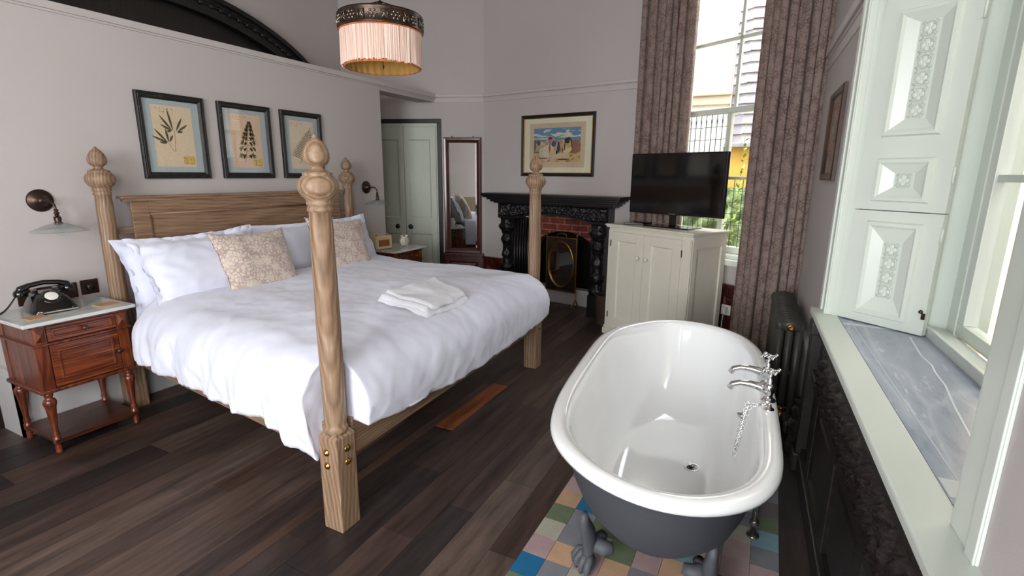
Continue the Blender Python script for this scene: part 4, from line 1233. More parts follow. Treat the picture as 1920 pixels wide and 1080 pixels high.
place(cushion_mesh(.60, .50, .17, .05, 4), 'pillow', 'linen_white', (-3.27, 3.29, .90), .42, -.06, -.02, label='white pillow at the far right end behind the right patterned cushion', cat='pillow', group=GP)
for args in (((-3.00, 2.215, .885), .42, .03, .03, 'beige floral cushion at the left, nearer the telephone'), ((-3.10, 3.05, .895), .40, -.05, .10, 'beige floral cushion at the right, partly behind the near bed post')):
    place(cushion_mesh(.57, .52, .16, .0, args[1] * 9, .13), 'cushion', 'cushion_damask', args[0], args[1], args[2], args[3], label=args[4], cat='cushion', group='beige floral cushions on the bed')

# folded towel near the foot of the bed, following the duvet
from mathutils.bvhtree import BVHTree
dv = [Vector(v.co) + duvet.location for v in duvet.data.vertices]
bvh = BVHTree.FromPolygons(dv, [list(p.vertices) for p in duvet.data.polygons])
def ztop(x, y, default=.76):
    h = bvh.ray_cast(Vector((x, y, 2)), Vector((0, 0, -1)))
    return h[0].z if h[0] is not None else default
def towel():
    w = MB(Matrix.Translation((1.7, -2.4, -.70)))
    c0, c1, c2, c3 = Vector((-1.95, 2.15)), Vector((-1.95, 2.74)), Vector((-1.56, 2.52)), Vector((-1.555, 2.09))
    def layer(h, ins, sh, k, th):
        def P(u, v):
            u = ins[0] + u * (ins[1] - ins[0]); v = ins[2] + v * (ins[3] - ins[2])
            p = (c0 * (1 - u) * (1 - v) + c1 * (1 - u) * v + c3 * u * (1 - v) + c2 * u * v)
            return p + Vector((fbm(u * 3, v * 3, k), fbm(u * 3, v * 3, k + 4))) * .014
        def zz(p, e): return ztop(p.x, p.y) + h + .004 * fbm(p.x * 9, p.y * 9, k)
        def top(u, v):
            p = P(u, v); e = min(u, 1 - u, v, 1 - v); r = min(1, e / .06)
            return (p.x, p.y, zz(p, e) + th * sqrt(max(0, 1 - (1 - r) ** 2)))
        def bot(u, v):
            p = P(u, v); return (p.x, p.y, zz(p, 0))
        w.grid(44, 36, top, True, flip=True); w.grid(44, 36, bot, True)
    layer(.004, (0, 1, 0, 1), 0, 0, .020); layer(.022, (.03, .96, .03, .99), 0, 3, .020); layer(.040, (.05, .99, .12, .94), 0, 6, .016)
    return w
towel().build('folded_towel', 'towel_white', loc=(-1.7, 2.4, .70), label='white towel folded in layers lying near the foot of the bed', cat='towel')

# ------------------------------------------------------------------ nightstands
def nightstand(label, loc):
    t = thing('nightstand', label, 'nightstand', loc, 0, 'marble topped nightstands beside the bed')
    # local x = depth (front at +), local y along the wall; origin at the floor centre
    HY, D0, D1 = .215, -.195, .200
    w = MB(); w.box(D0 - .005, D1 + .032, -HY - .042, HY + .042, .722, .742, .006); w.build('marble_top', 'white_marble', t)
    w = MB()
    w.box(D0, D1 - .02, -HY + .004, HY - .004, .37, .715)
    for sy in (-1, 1):      # corner stiles
        w.box(D1 - .05, D1, sy * HY, sy * (HY - .055), .37, .715, .003); w.box(D0, D0 + .05, sy * HY, sy * (HY - .01), .37, .715)
        y_ = sy * (HY - .0275)     # pointed corner block
        w.add([(D1, y_ - .022, .63), (D1, y_ + .022, .63), (D1, y_ + .022, .70), (D1, y_ - .022, .70), (D1 + .014, y_, .665)], [(0, 1, 4), (1, 2, 4), (2, 3, 4), (3, 0, 4)])
    w.box(D0, D1 + .012, -HY - .012, HY + .012, .608, .620, .004); w.box(D0, D1 + .014, -HY - .014, HY + .014, .352, .372, .005)
    w.box(D0, D1 + .014, -HY - .014, HY + .014, .710, .722, .004)
    w.build('case', 'walnut', t)
    w = MB(); w.box(D1 - .02, D1 + .002, -HY + .058, HY - .058, .625, .705, .002); w.M = Matrix.Rotation(pi / 2, 4, 'Z'); w.bevelframe(-HY + .075, HY - .075, .640, .692, [(0, -D1 - .002), (.004, -D1 - .008), (.010, -D1 - .008), (.014, -D1 - .003)])
    d = w.build('drawer', 'walnut_y', t)
    w = MB(); w.lathe([(.007, 0), (.006, .012), (.013, .018), (.014, .026), (.008, .032), (.0005, .033)], D1 + .003, 0, .666, 16, 'X'); w.build('knob', 'walnut_dark', d)
    w = MB(); w.box(D1 - .02, D1 + .002, -HY + .058, HY - .058, .376, .604, .002); w.M = Matrix.Rotation(pi / 2, 4, 'Z'); w.bevelframe(-HY + .085, HY - .085, .408, .575, [(0, -D1 - .001), (.003, -D1 - .007), (.010, -D1 - .007), (.014, -D1 - .0025)])
    d = w.build('door', 'walnut_y', t)
    w = MB(); w.lathe([(.007, 0), (.006, .012), (.012, .018), (.013, .025), (.0005, .031)], D1 + .003, HY - .072, .487, 16, 'X'); w.build('knob', 'walnut_dark', d)
    for sx in (D0 + .035, D1 - .028):
        for sy in (-1, 1):
            w = MB(); w.lathe([(.014, 0), (.017, .012), (.013, .022), (.017, .034), (.013, .046), (.016, .056), (.019, .062), (.019, .092), (.013, .098), (.018, .112), (.014, .124), (.013, .14), (.018, .20), (.023, .262), (.029, .285), (.030, .298), (.024, .312), (.015, .318), (.019, .330), (.024, .352)], sx, sy * (HY - .025), 0, 20)
            w.build('leg', 'walnut', t)
    w = MB(); w.box(D0 + .01, D1 - .002, -HY + .012, HY - .012, .062, .082, .004); w.build('shelf', 'walnut_dark', t)
    return t
nightstand('walnut nightstand with marble top carrying the black telephone, left of the bed', (-3.48, 1.310, 0))
nightstand('walnut nightstand with marble top carrying the radio and alarm clock, beyond the bed', (-3.48, 4.145, 0))

# telephone
t = thing('telephone', 'black rotary dial telephone standing on the left nightstand', 'telephone', (-3.515, 1.275, .742), radians(-6))
w = MB()
def body_ring(s_):
    return s_
secs = [(0, .118, .102, 0), (.018, .118, .102, 0), (.024, .112, .098, 0), (.05, .100, .088, -.006), (.075, .080, .074, -.020), (.095, .066, .060, -.034), (.100, .055, .05, -.038)]
vs = []; nn = 28
for (z, hx, hy, off) in secs:
    for k in range(nn):
        a = 2 * pi * k / nn; c, s_ = cos(a), sin(a); e = .45
        vs.append((hx * (abs(c) ** e) * (1 if c > 0 else -1) + off, hy * (abs(s_) ** e) * (1 if s_ > 0 else -1), z))
fs = [(k * nn + i, k * nn + (i + 1) % nn, (k + 1) * nn + (i + 1) % nn, (k + 1) * nn + i) for k in range(len(secs) - 1) for i in range(nn)] + [tuple(range((len(secs) - 1) * nn, len(secs) * nn)), tuple(range(nn))[::-1]]
w.add(vs, fs, True)
for sy in (-1, 1): w.box(-.065, -.02, sy * .045 - .012, sy * .045 + .012, .095, .118, .005)
w.build('body', 'bakelite', t)
DM = Matrix.Translation((.054, 0, .082)) @ Matrix.Rotation(radians(38), 4, 'Y')
w = MB(DM); w.lathe([(.050, -.02), (.050, .0), (.046, .004), (.030, .004)], n=32, cap=True)
for k in range(10):
    a = 2 * pi * (k + 1) / 13; w.lathe([(.0062, .004), (.0062, .0055)], .038 * cos(a), .038 * sin(a), 0, 10)
dl = w.build('dial', 'bakelite', t)
w = MB(DM); w.lathe([(.029, .004), (.029, .0065), (.027, .007)], n=28); w.box(-.006, -.002, -.013, .013, .007, .0074)
w.build('dial_card', 'clock_white', dl, label='white dial centre')
w = MB(); w.box(.108, .1195, -.088, .088, .006, .013, .002); w.build('front_strip', 'chrome', t)
w = MB(); w.tube([(-.042, -.105, .110), (-.042, -.098, .126), (-.042, -.06, .142), (-.042, 0, .150), (-.042, .06, .142), (-.042, .098, .126), (-.042, .105, .110)], [.018, .019, .014, .013, .014, .019, .018], 14)
for sy in (-1, 1): w.lathe([(.026, .088), (.029, .095), (.027, .112), (.018, .124)], -.042, sy * .103, 0, 18)
w.build('handset', 'bakelite', t)
w = MB()
pts = []
for k in range(160):
    s_ = k / 159; p = Vector((-.045 - .03 * sin(pi * s_), -.125 - .11 * s_, .10 * (1 - s_) ** 2 + .012 - .05 * 0)); 
    p = Vector((-.045 + .02 * s_, -.115 - .125 * s_, .10 - .09 * sin(pi * .5 * min(1, s_ * 1.3))))
    pts.append(p + Vector((cos(k * 1.1) * .005, 0, sin(k * 1.1) * .005)))
w.tube(pts, .0022, 5); w.build('cord', 'black_cable', t)

def small(name, label, cat, loc, rz, mk, mat, group=None, bevel=0.):
    w = MB(); mk(w); return w.build(name, mat, loc=loc, rotz=rz, label=label, cat=cat, group=group, bevel=bevel)
small('coaster', 'tan square coaster in front of the telephone', 'coaster', (-3.375, 1.155, .7425), .1, lambda w: w.box(-.045, .045, -.045, .045, 0, .005, .001), 'cork', 'coasters on the nightstands')
small('coaster', 'tan square coaster at the right edge of the left nightstand, by the bed post', 'coaster', (-3.37, 1.475, .7425), .05, lambda w: w.box(-.045, .045, -.05, .05, 0, .005, .001), 'cork', 'coasters on the nightstands')
small('coaster', 'tan square coaster in front of the radio', 'coaster', (-3.36, 4.02, .7425), .1, lambda w: w.box(-.045, .045, -.05, .05, 0, .005, .001), 'cork', 'coasters on the nightstands')

# radio and clock
t = thing('radio', 'cream portable radio with an amber grille beside the far pillow', 'radio', (-3.50, 3.985, .742), radians(-12))
w = MB(); w.box(-.045, .045, -.10, .10, .004, .138, .012); w.build('case', 'radio_cream', t)
w = MB(); w.box(.045, .0475, -.066, .064, .032, .098, .001); w.build('grille', 'radio_cloth', t)
w = MB(); w.tube([(0, -.09, .138), (0, -.085, .15), (0, -.03, .156), (0, .03, .156), (0, .085, .15), (0, .09, .138)], .004, 6); w.build('handle', 'radio_cream', t)
w = MB(); w.tube([(.0475, -.010, .108), (.0485, -.004, .114), (.0475, .002, .109), (.0485, .008, .116), (.0475, .02, .118)], .0014, 5); w.tube([(.0475, -.014, .106), (.0475, .018, .113)], .001, 5); w.build('badge', 'brass', t)
for sy in (-1, 1):
    w = MB(); w.lathe([(.010, .136), (.010, .150)], .0, sy * .06, 0, 14); w.build('control_knob', 'brass', t)
t = thing('alarm_clock', 'small round white twin bell alarm clock beside the radio', 'clock', (-3.41, 4.235, .742), radians(-25))
w = MB(); w.lathe([(.044, -.018), (.047, -.014), (.047, .014), (.044, .018)], 0, 0, .06, 28, 'X'); w.build('case', 'clock_white', t)
w = MB(); w.lathe([(.040, .018), (.040, .0185)], 0, 0, .06, 28, 'X'); w.build('face', 'cream_mat', t)
w = MB(); w.box(.0187, .0197, -.001, .001, .06, .086); w.box(.0187, .0197, -.001, .022, .059, .061)
for k in range(12):
    a = 2 * pi * k / 12; w.ball(.0190, .034 * cos(a), .06 + .034 * sin(a), .0016, n=5)
w.build('hands', 'tv_black', t)
for sy in (-1, 1):
    w = MB(); w.ball(0, sy * .026, .112, .015, 1, 1, .8); w.build('bell', 'clock_white', t)
    w = MB(); w.tube([(0, sy * .026, .03), (0, sy * .036, .0)], .004, 6); w.build('foot', 'clock_white', t)
w = MB(); w.tube([(0, -.012, .118), (0, -.008, .132), (0, .008, .132), (0, .012, .118)], .002, 5); w.build('handle', 'clock_white', t)

# wall plates
t = thing('wall_socket', 'dark metal double socket plate on the wall behind the telephone', 'socket', (-3.70, 1.345, .795))
w = MB(); w.box(0, .008, -.14, .14, -.045, .045, .002); w.build('plate', 'brown_plate', t)
w = MB(); w.box(.008, .035, -.11, -.05, -.03, .02, .004); w.build('plug', 'bakelite', t)
for yy in (-.075, .02):
    w = MB(); w.box(.008, .011, yy + .03, yy + .045, .01, .03, .001); w.build('switch', 'bakelite', t)
t = thing('dimmer_switch', 'dark metal square dimmer plate with a round knob right of the telephone', 'switch', (-3.70, 1.548, .80))
w = MB(); w.box(0, .007, -.046, .046, -.045, .045, .002); w.build('plate', 'brown_plate', t)
w = MB(); w.lathe([(.026, 0), (.025, .012), (.019, .020), (.015, .022), (.0005, .023)], .007, 0, 0, 20, 'X'); w.build('knob', 'bakelite', t)

# sconces
def sconce(label, y, z):
    t = thing('wall_lamp', label, 'lamp', (-3.70, y, z), 0, 'glass shade wall lamps beside the bed')
    w = MB(); w.lathe([(.062, 0), (.063, .006), (.056, .012), (.040, .014), (.036, .020), (.024, .026), (.020, .040), (.012, .046)], axis='X', n=30)
    w.build('backplate', 'bronze', t)
    w = MB(); w.tube([(.03, 0, 0), (.085, 0, .004), (.112, .004, -.002), (.128, .012, -.022), (.132, .014, -.055), (.132, .014, -.085)], .0065, 10)
    for (zz, r) in ((-.05, .012), (-.065, .014), (-.078, .012)): w.ball(.132, .014, zz, r, 1, 1, .6, 10)
    w.build('arm', 'bronze', t)
    w = MB(); w.lathe([(.017, 0), (.018, -.012), (.015, -.03), (.020, -.036), (.020, -.044)], .132, .014, -.085, 18); w.build('lamp_holder', 'bronze', t)
    w = MB(); w.lathe([(.021, -.118), (.03, -.122), (.06, -.134), (.10, -.150), (.132, -.163), (.135, -.166), (.133, -.167), (.10, -.153), (.06, -.137), (.03, -.1255), (.020, -.122)], .132, .014, 0, 48, cap=False)
    w.build('lamp_shade', 'shade_glass', t, label='clear glass coolie shade')
    w = MB(); w.lathe([(.010, -.128), (.011, -.138), (.020, -.158), (.022, -.172), (.016, -.186), (.001, -.192)], .132, .014, 0, 18, cap=False); w.build('bulb', 'shade_glass', t)
sconce('bronze wall lamp with a clear glass shade above the telephone nightstand', 1.388, 1.33)
sconce('bronze wall lamp with a clear glass shade between far bed post and recess', 4.02, 1.355)

# ------------------------------------------------------------------ pendant lamp
t = thing('pendant_lamp', 'pink fringed drum lampshade with a dark pierced metal band hanging over the bed', 'lamp', (-1.885, 2.22, 2.05))
R_ = .205
w = MB()
n = 220
random.seed(3)
def fringe(u, v):
    a = 2 * pi * u; k = sin(u * n * 2 * pi / 1.) * .0
    i = int(u * 360); random.seed(i); j1 = random.uniform(-.004, .004)
    r = R_ + j1 * .6 + .003 * v * random.uniform(-1, 1) 
    return (r * cos(a), r * sin(a), .15 - v * (.163 + random.uniform(-.006, .006)))
w.grid(360, 9, fringe, False, closeu=True, flip=True)
w.build('fringe', 'pink_fringe', t, solid=.004)
w = MB(); w.grid(120, 4, lambda u, v: ((R_ - .012 - .006 * (1 + sin(u * 2 * pi * 30))) * cos(2 * pi * u), (R_ - .012 - .006 * (1 + sin(u * 2 * pi * 30))) * sin(2 * pi * u), .16 - v * .178), True, closeu=True, flip=False)
w.build('lining', 'lining_gold', t, solid=.003, label='pleated gold lining')
w = MB()
for (zz, rr) in ((.149, R_ + .003), (-.018, R_ - .014)):
    w.tube([(rr * cos(2 * pi * k / 60), rr * sin(2 * pi * k / 60), zz) for k in range(60)], .0032, 6, closed=True)
w.build('braid', 'orange_braid', t, label='orange braid edging')
w = MB(); w.lathe([(R_ + .004, .150), (R_ + .010, .154), (R_ + .007, .160), (R_ + .006, .215), (R_ + .011, .222), (R_ + .006, .230), (R_ - .002, .232), (R_ - .002, .150)], n=90, cap=False)
band = w.build('metal_band', 'bronze', t)
w = MB()
for k in range(12):
    a = 2 * pi * k / 12
    for (da, dz) in ((0, 0), (.045, .014), (-.045, .014), (.045, -.014), (-.045, -.014), (.09, 0), (-.09, 0)):
        w.ball((R_ + .008) * cos(a + da), (R_ + .008) * sin(a + da), .187 + dz, .0065, n=6)
    a += pi / 12
    w.tube([((R_ + .010) * cos(a + x_), (R_ + .010) * sin(a + x_), .187 + z_) for x_, z_ in ((-.07, -.02), (.07, -.02), (.07, .02), (-.07, .02))], .003, 5, closed=True)
    w.tube([((R_ + .010) * cos(a + x_), (R_ + .010) * sin(a + x_), .187 + z_) for x_, z_ in ((-.07, -.02), (.07, .02))], .0025, 5)
    w.tube([((R_ + .010) * cos(a + x_), (R_ + .010) * sin(a + x_), .187 + z_) for x_, z_ in ((-.07, .02), (.07, -.02))], .0025, 5)
w.build('band_ornament', pm('worn_nickel', (150, 138, 128), .3, 1., var=.3, scale=60), band)
w = MB()
for k in range(3):
    a = 2 * pi * k / 3; w.tube([(R_ * cos(a), R_ * sin(a), .225), (0, 0, .30)], .003, 5)
w.tube([(0, 0, .28), (0, 0, ZC - 2.05)], .004, 6); w.lathe([(.02, .10), (.022, .2), (.012, .3)], n=14); w.lathe([(.06, ZC - 2.07), (.05, ZC - 2.10), (.02, ZC - 2.12)], n=20)
w.build('suspension', 'bronze', t)
w = MB(); w.ball(0, 0, .055, .03, 1, 1, 1.3); w.build('bulb', 'shade_glass', t)
w = MB(); w.tube([(0.02, -.02, .06), (.02, -.02, -.01), (.022, -.02, -.03), (.026, -.02, -.01)], .0022, 5, ); w.build('pull_loop', 'black_cable', t)

# ------------------------------------------------------------------ cream cabinet with television
t = thing('cabinet', 'cream painted two door cabinet carrying the television', 'cabinet', (-1.345, 4.625, 0), AF)
CW, CD = .95, .455
w = MB()
w.box(.02, CW - .02, .02, CD, .08, 1.03); 
w.box(.0, CW, .0, CD + .01, 0, .055, .004); w.box(.008, CW - .008, .008, CD + .005, .055, .085, .006)
w.box(.02, .06, .012, .03, .085, 1.005); w.box(CW - .105, CW - .02, .012, .03, .085, 1.005); w.box(.06, CW - .105, .012, .03, .995, 1.03); w.box(.06, CW - .105, .012, .03, .085, .10)
# side panel framing
w.box(CW - .02, CW - .005, .02, .075, .085, 1.03); w.box(CW - .02, CW - .005, CD - .055, CD, .085, 1.03); w.box(CW - .02, CW - .005, .075, CD - .055, .93, 1.03); w.box(CW - .02, CW - .005, .075, CD - .055, .085, .16)
w.tube([(CW - .014, .006, .085), (CW - .014, .006, 1.0)], .008, 8)
w.build('carcass', 'cream_paint', t)
w = MB(); w.box(-.012, CW + .012, -.012, CD + .02, 1.042, 1.06, .008); w.box(-.002, CW + .002, -.002, CD + .01, 1.028, 1.042, .006); w.build('top', 'cream_paint', t)
for (a, b_) in ((.062, .450), (.454, .843)):
    w = MB(); w.box(a, b_, .018, .026, .102, .993)
    w.box(a, a + .085, .006, .020, .102, .993, .002); w.box(b_ - .085, b_, .006, .020, .102, .993, .002)
    w.box(a + .085, b_ - .085, .006, .020, .102, .185, .002); w.box(a + .085, b_ - .085, .006, .020, .915, .993, .002)
    w.bevelframe(a + .083, b_ - .083, .183, .917, [(0, .006), (.008, .010), (.012, .018)])
    d = w.build('door', 'cream_paint', t)
    kx = b_ - .045 if a < .4 else a + .045
    w = MB(); w.lathe([(.009, .006), (.008, -.008), (.018, -.014), (.020, -.022), (.014, -.030), (.0005, -.032)], kx, 0, .787, 18, 'Y'); w.build('knob', 'white_gloss', d)
    hx = a - .006 if a < .4 else b_ + .006
    for zz in (.885, .202):
        w = MB(); w.lathe([(.005, -.028), (.005, .028)], hx, .006, zz, 8); w.build('hinge', 'bronze', d)
ATV = radians(-23.3)
t = thing('television', 'black flat screen television on a glassy stand on top of the cream cabinet', 'television', (-.750, 4.570, 1.060), ATV)
w = MB(); w.box(-.225, .225, -.11, .10, 0, .010, .004); w.build('stand_base', 'tv_black', t)
w = MB(); w.box(-.035, .035, .0, .03, .010, .13, .004); w.build('stand_neck', 'tv_black', t)
w = MB(); w.box(-.455, .455, -.012, .03, .105, .628, .006); w.box(-.25, .25, .03, .06, .16, .5, .01); w.build('bezel', 'tv_black', t)
w = MB(); w.box(-.437, .437, -.0135, -.012, .128, .612); w.build('screen', 'tv_screen', t)
w = MB()
for k in range(6): w.box(-.032 + k * .011, -.026 + k * .011, -.0132, -.012, .112, .118)
w.build('maker_badge', 'chrome', t)
small('remote_control', 'black remote control lying at the left end of the cabinet top', 'remote control', (-1.10, 4.635, 1.0605), radians(10), lambda w: (w.box(-.085, .085, -.022, .022, 0, .018, .006), [w.box(-.07 + i * .016, -.061 + i * .016, -.012 + j * .011, -.005 + j * .011, .018, .020) for i in range(8) for j in range(3)]), 'tv_black')
small('set_top_box', 'thin black box lying behind the remote control on the cabinet', 'set top box', (-1.045, 4.745, 1.0605), radians(-20), lambda w: w.box(-.08, .08, -.04, .04, 0, .02, .004), 'tv_black')

# ------------------------------------------------------------------ curtains
def curtain(label, x0, x1, seed, flare=0., zb=.015, folds=9, M=MF, ztop=3.95, yoff=-.092, grp='patterned curtains at the far window'):
    t = thing('curtain', label, 'curtain', M @ Vector(((x0 + x1) / 2, yoff, 0)), M.to_euler().z, grp)
    w = MB(); xc = (x0 + x1) / 2; wd = x1 - x0
    def fn(u, v):
        z = ztop + (zb - ztop) * v
        f = 2 * pi * folds * (u + .035 * sin(u * 9 + seed) + .01 * fbm(u * 4, v * 2, seed))
        amp = .036 * (1 + .25 * sin(u * 13 + seed)) * (.9 + .25 * v)
        x = (u - .5) * wd * (1 + flare * v) + .014 * sin(2 * f)
        y = amp * (1 - 2 * abs(sin(f / 2)) ** 1.3) + .006 * sin(f * .5 + seed) + .006 * fbm(u * 8, v * 3, seed)
        return (x, y, z)
    w.grid(folds * 22, 60, fn, True)
    w.build('cloth', 'curtain_damask', t, solid=.004)
    w = MB(); w.tube([(-wd / 2 - .04, 0, ztop + .02), (wd / 2 + .04, 0, ztop + .02)], .014, 10); w.build('rod', 'bronze', t)
    return t
curtain('patterned mauve brown curtain left of the far window, behind the television', .07, .675, 1.3, folds=7)
curtain('wide patterned mauve brown curtain right of the far window, beside the radiator', 1.275, 1.755, 4.1, .05, folds=7)
curtain('patterned curtain at the window in the near wall', -2.2, -1.75, 2.2, M=Matrix.Translation((0, -2.6, 0)) @ Matrix.Rotation(pi, 4, 'Z') @ Matrix.Diagonal((-1, 1, 1, 1)), ztop=3.3, yoff=-.1, folds=6, grp='patterned curtain at the near window') if False else None

# socket with white plug beside the cabinet
t = thing('wall_outlet', 'white plug and cable low on the wall between cabinet and right curtain', 'socket', MF @ Vector((1.165, -.035, .36)), AF)
w = MB(); w.box(-.045, .045, -.008, 0, -.045, .045, .003); w.build('plate', 'clock_white', t)
w = MB(); w.box(-.022, .022, -.045, -.008, -.025, .03, .006); w.build('plug', 'clock_white', t)
w = MB(); w.tube([(0, -.035, -.02), (0, -.05, -.10), (.01, -.06, -.25), (-.02, -.07, -.345)], .004, 6); w.build('cable', 'cable', t)

# ------------------------------------------------------------------ radiator
t = thing('radiator', 'dark grey cast iron column radiator under the right curtain edge', 'radiator', MR @ Vector((-.115, 3.24, 0)), AR)
# local x across (depth), local y along the wall
w = MB(); ns = 15; pitch = .058
for i in range(ns):
    yc = i * pitch
    for xx in (-.048, 0, .048):
        w.tube([(xx, yc, .09), (xx, yc, .66)], .019, 10, flat=1.15)
    for (zz) in (.655, .10, .375):
        r = .034 if zz != .375 else .016
        w.tube([(-.052, yc, zz), (0, yc, zz + (.012 if zz > .5 else 0)), (.052, yc, zz)], r * .78, 10, flat=1.25)
        w.ball(-.05, yc, zz, r * .8, 1, .8, 1.2, 8); w.ball(.05, yc, zz, r * .8, 1, .8, 1.2, 8)
for zz in (.655, .10): w.tube([(0, 0, zz), (0, (ns - 1) * pitch, zz)], .020, 12)
for i in (0, ns - 1):
    for xx in (-.045, .045): w.tube([(xx, i * pitch, .09), (xx, i * pitch, 0)], [.018, .014], 10)
w.build('column_sections', 'radiator_paint', t)
w = MB(); w.lathe([(.020, 0), (.020, -.006), (.014, -.010), (.008, -.012), (.008, -.006), (.0005, -.006)], 0, -.024, .655, 18, 'Y'); w.build('end_plug', 'brass', t)
w = MB(); w.tube([(-.0, -.02, .10), (0, -.06, .10), (0, -.062, .0)], .009, 8); w.tube([(0, -.06, .10), (0, -.06, .16)], .014, 10); w.ball(0, -.06, .175, .020, 1, 1, .6); w.tube([(-.03, -.06, .178), (.03, -.06, .178)], .008, 8); w.build('valve', 'brass', t)

# ------------------------------------------------------------------ bathtub
BP = [(-.527, 3.089), (-.640, 2.965), (-.735, 2.80), (-.770, 2.60), (-.745, 2.265), (-.690, 1.80), (-.625, 1.548), (-.556, 1.430), (-.438, 1.325), (-.305, 1.266), (-.173, 1.254), (-.056, 1.290), (.030, 1.360),
      (.093, 1.457), (.122, 1.595), (.120, 1.769), (.101, 2.182), (.062, 2.62), (.02, 2.82), (-.065, 2.99), (-.20, 3.095), (-.37, 3.135)]
def spline_closed(P, n):
    out = []; m = len(P)
    for k in range(m):
        p0, p1, p2, p3 = [Vector(P[(k + d) % m]) for d in (-1, 0, 1, 2)]
        for s_ in range(8):
            t_ = s_ / 8
            out.append(.5 * ((2 * p1) + (-p0 + p2) * t_ + (2 * p0 - 5 * p1 + 4 * p2 - p3) * t_ ** 2 + (-p0 + 3 * p1 - 3 * p2 + p3) * t_ ** 3))
    L = [0]
    for a, b_ in zip(out, out[1:] + out[:1]): L.append(L[-1] + (b_ - a).length)
    res = []; j = 0
    for i in range(n):
        d = L[-1] * i / n
        while L[j + 1] < d: j += 1
        f = (d - L[j]) / (L[j + 1] - L[j]); res.append(out[j].lerp(out[(j + 1) % len(out)], f))
    return res
NB = 128
outl = spline_closed(BP, NB)
for _ in range(6): outl = [(outl[k - 1] + outl[k] * 2 + outl[(k + 1) % NB]) / 4 for k in range(NB)]
bc = Vector((-.315, 2.185)); bax = Vector((-.085, .996)).normalized(); bsd = Vector((bax.y, -bax.x))
BL, BW = .95, .42
tub = thing('bathtub', 'freestanding white enamel roll top bathtub with slate grey outside on clawed feet', 'bathtub', (bc.x, bc.y, 0))
def ring_at(dl, dw, blend=0.):
    pts = []
    for p in outl:
        q = p - bc; l, s_ = q.dot(bax), q.dot(bsd)
        th = atan2(s_ / BW, l / BL)
        l2 = l * (1 - dl / BL); s2 = s_ * (1 - dw / BW)
        if blend:   # towards an ellipse
            le, se = (BL - dl) * cos(th), (BW - dw) * sin(th)
            l2 = l2 * (1 - blend) + le * blend; s2 = s2 * (1 - blend) + se * blend
        r = bax * l2 + bsd * s2
        pts.append((r.x, r.y))
    return pts
def rings(mb, prof, smooth=True, flip=False, capz=None):
    vs = []; fs = []
    for (dl, dw, z, bl) in prof: vs += [(x, y, z) for x, y in ring_at(dl, dw, bl)]
    for k in range(len(prof) - 1):
        for i in range(NB):
            j = (i + 1) % NB; q = (k * NB + i, k * NB + j, (k + 1) * NB + j, (k + 1) * NB + i)
            fs.append(q if not flip else q[::-1])
    if capz is not None:
        o = (len(prof) - 1) * NB; vs.append((0, 0, capz)); c = len(vs) - 1
        for i in range(NB):
            q = (o + i, o + (i + 1) % NB, c); fs.append(q if not flip else q[::-1])
    mb.add(vs, fs, smooth)
w = MB()
rings(w, [(.035, .035, .604, 0), (.014, .014, .603, 0), (.003, .003, .610, 0), (0, 0, .622, 0), (.004, .004, .634, 0), (.016, .016, .643, 0), (.032, .032, .646, 0), (.048, .048, .644, 0), (.060, .060, .636, 0), (.068, .068, .622, 0), (.078, .074, .59, 0),
          (.11, .088, .50, .05), (.16, .105, .40, .1), (.22, .125, .32, .15), (.30, .150, .25, .25), (.38, .185, .21, .35), (.47, .235, .188, .5), (.60, .30, .178, .6), (.78, .37, .174, .6)], flip=False, capz=.172)
w.build('enamel_bowl', 'enamel', tub)
w = MB()
rings(w, [(.045, .040, .606, 0), (.06, .050, .59, 0), (.085, .062, .52, .05), (.13, .080, .42, .1), (.20, .105, .32, .15), (.30, .145, .23, .25), (.40, .195, .165, .4), (.50, .26, .13, .5), (.66, .33, .118, .6)], flip=True, capz=.115)
w.build('outer_shell', 'tub_slate', tub)
def tub_foot(sl, ss):
    """claw foot: l along the tub axis, s across"""
    def P(l, s_, z):
        q = bax * l * sl + bsd * s_ * ss; return (q.x, q.y, z)
    w = MB()
    w.tube([P(.640, .215, .325), P(.625, .215, .285), P(.590, .215, .235), P(.555, .215, .185), P(.530, .215, .135), P(.520, .215, .095), P(.525, .22, .07)],
           [.016, .024, .031, .038, .038, .034, .033], 14, flat=.7)
    w.tube([P(.455, .175, .120), P(.49, .19, .115), P(.515, .195, .115), P(.525, .16, .115), P(.52, .125, .120)], [.020, .030, .034, .030, .020], 12)
    c = Vector(P(.525, .225, .032)); w.ball(c.x, c.y, .036, .040, 1, 1, .9, 12)
    d0 = (bax * sl * .7 + bsd * ss * .7).normalized(); d1 = Vector((-d0.y, d0.x))
    for k in (-1.5, -.5, .5, 1.5):
        d = (d0 + d1 * k * .45).normalized()
        b0 = Vector((c.x, c.y)) - d0 * .012 + d1 * k * .014
        w.tube([(b0.x, b0.y, .072), (b0.x + d.x * .028, b0.y + d.y * .028, .066), (b0.x + d.x * .046, b0.y + d.y * .046, .040), (b0.x + d.x * .048, b0.y + d.y * .048, .006)], [.015, .016, .014, .006], 8)
    w.build('claw_foot', 'cast_grey', tub, label='cast grey ball and claw foot')
for sl in (-1, 1):
    for ss in (-1, 1): tub_foot(sl, ss)
# drain
DX, DY = -.198 - bc.x, 2.262 - bc.y
w = MB(); w.lathe([(.034, .176), (.037, .182), (.034, .186), (.027, .184), (.022, .178)], DX, DY, .0, 28, cap=False)
dr = w.build('drain', 'chrome', tub)
w = MB(); w.lathe([(.0005, .179), (.023, .179)], DX, DY, 0, 24, cap=False)
for a in (0, pi / 3, 2 * pi / 3): w.tube([(DX + .021 * cos(a), DY + .021 * sin(a), .182), (DX - .021 * cos(a), DY - .021 * sin(a), .182)], .0018, 5)
w.build('grate', 'bronze', dr)
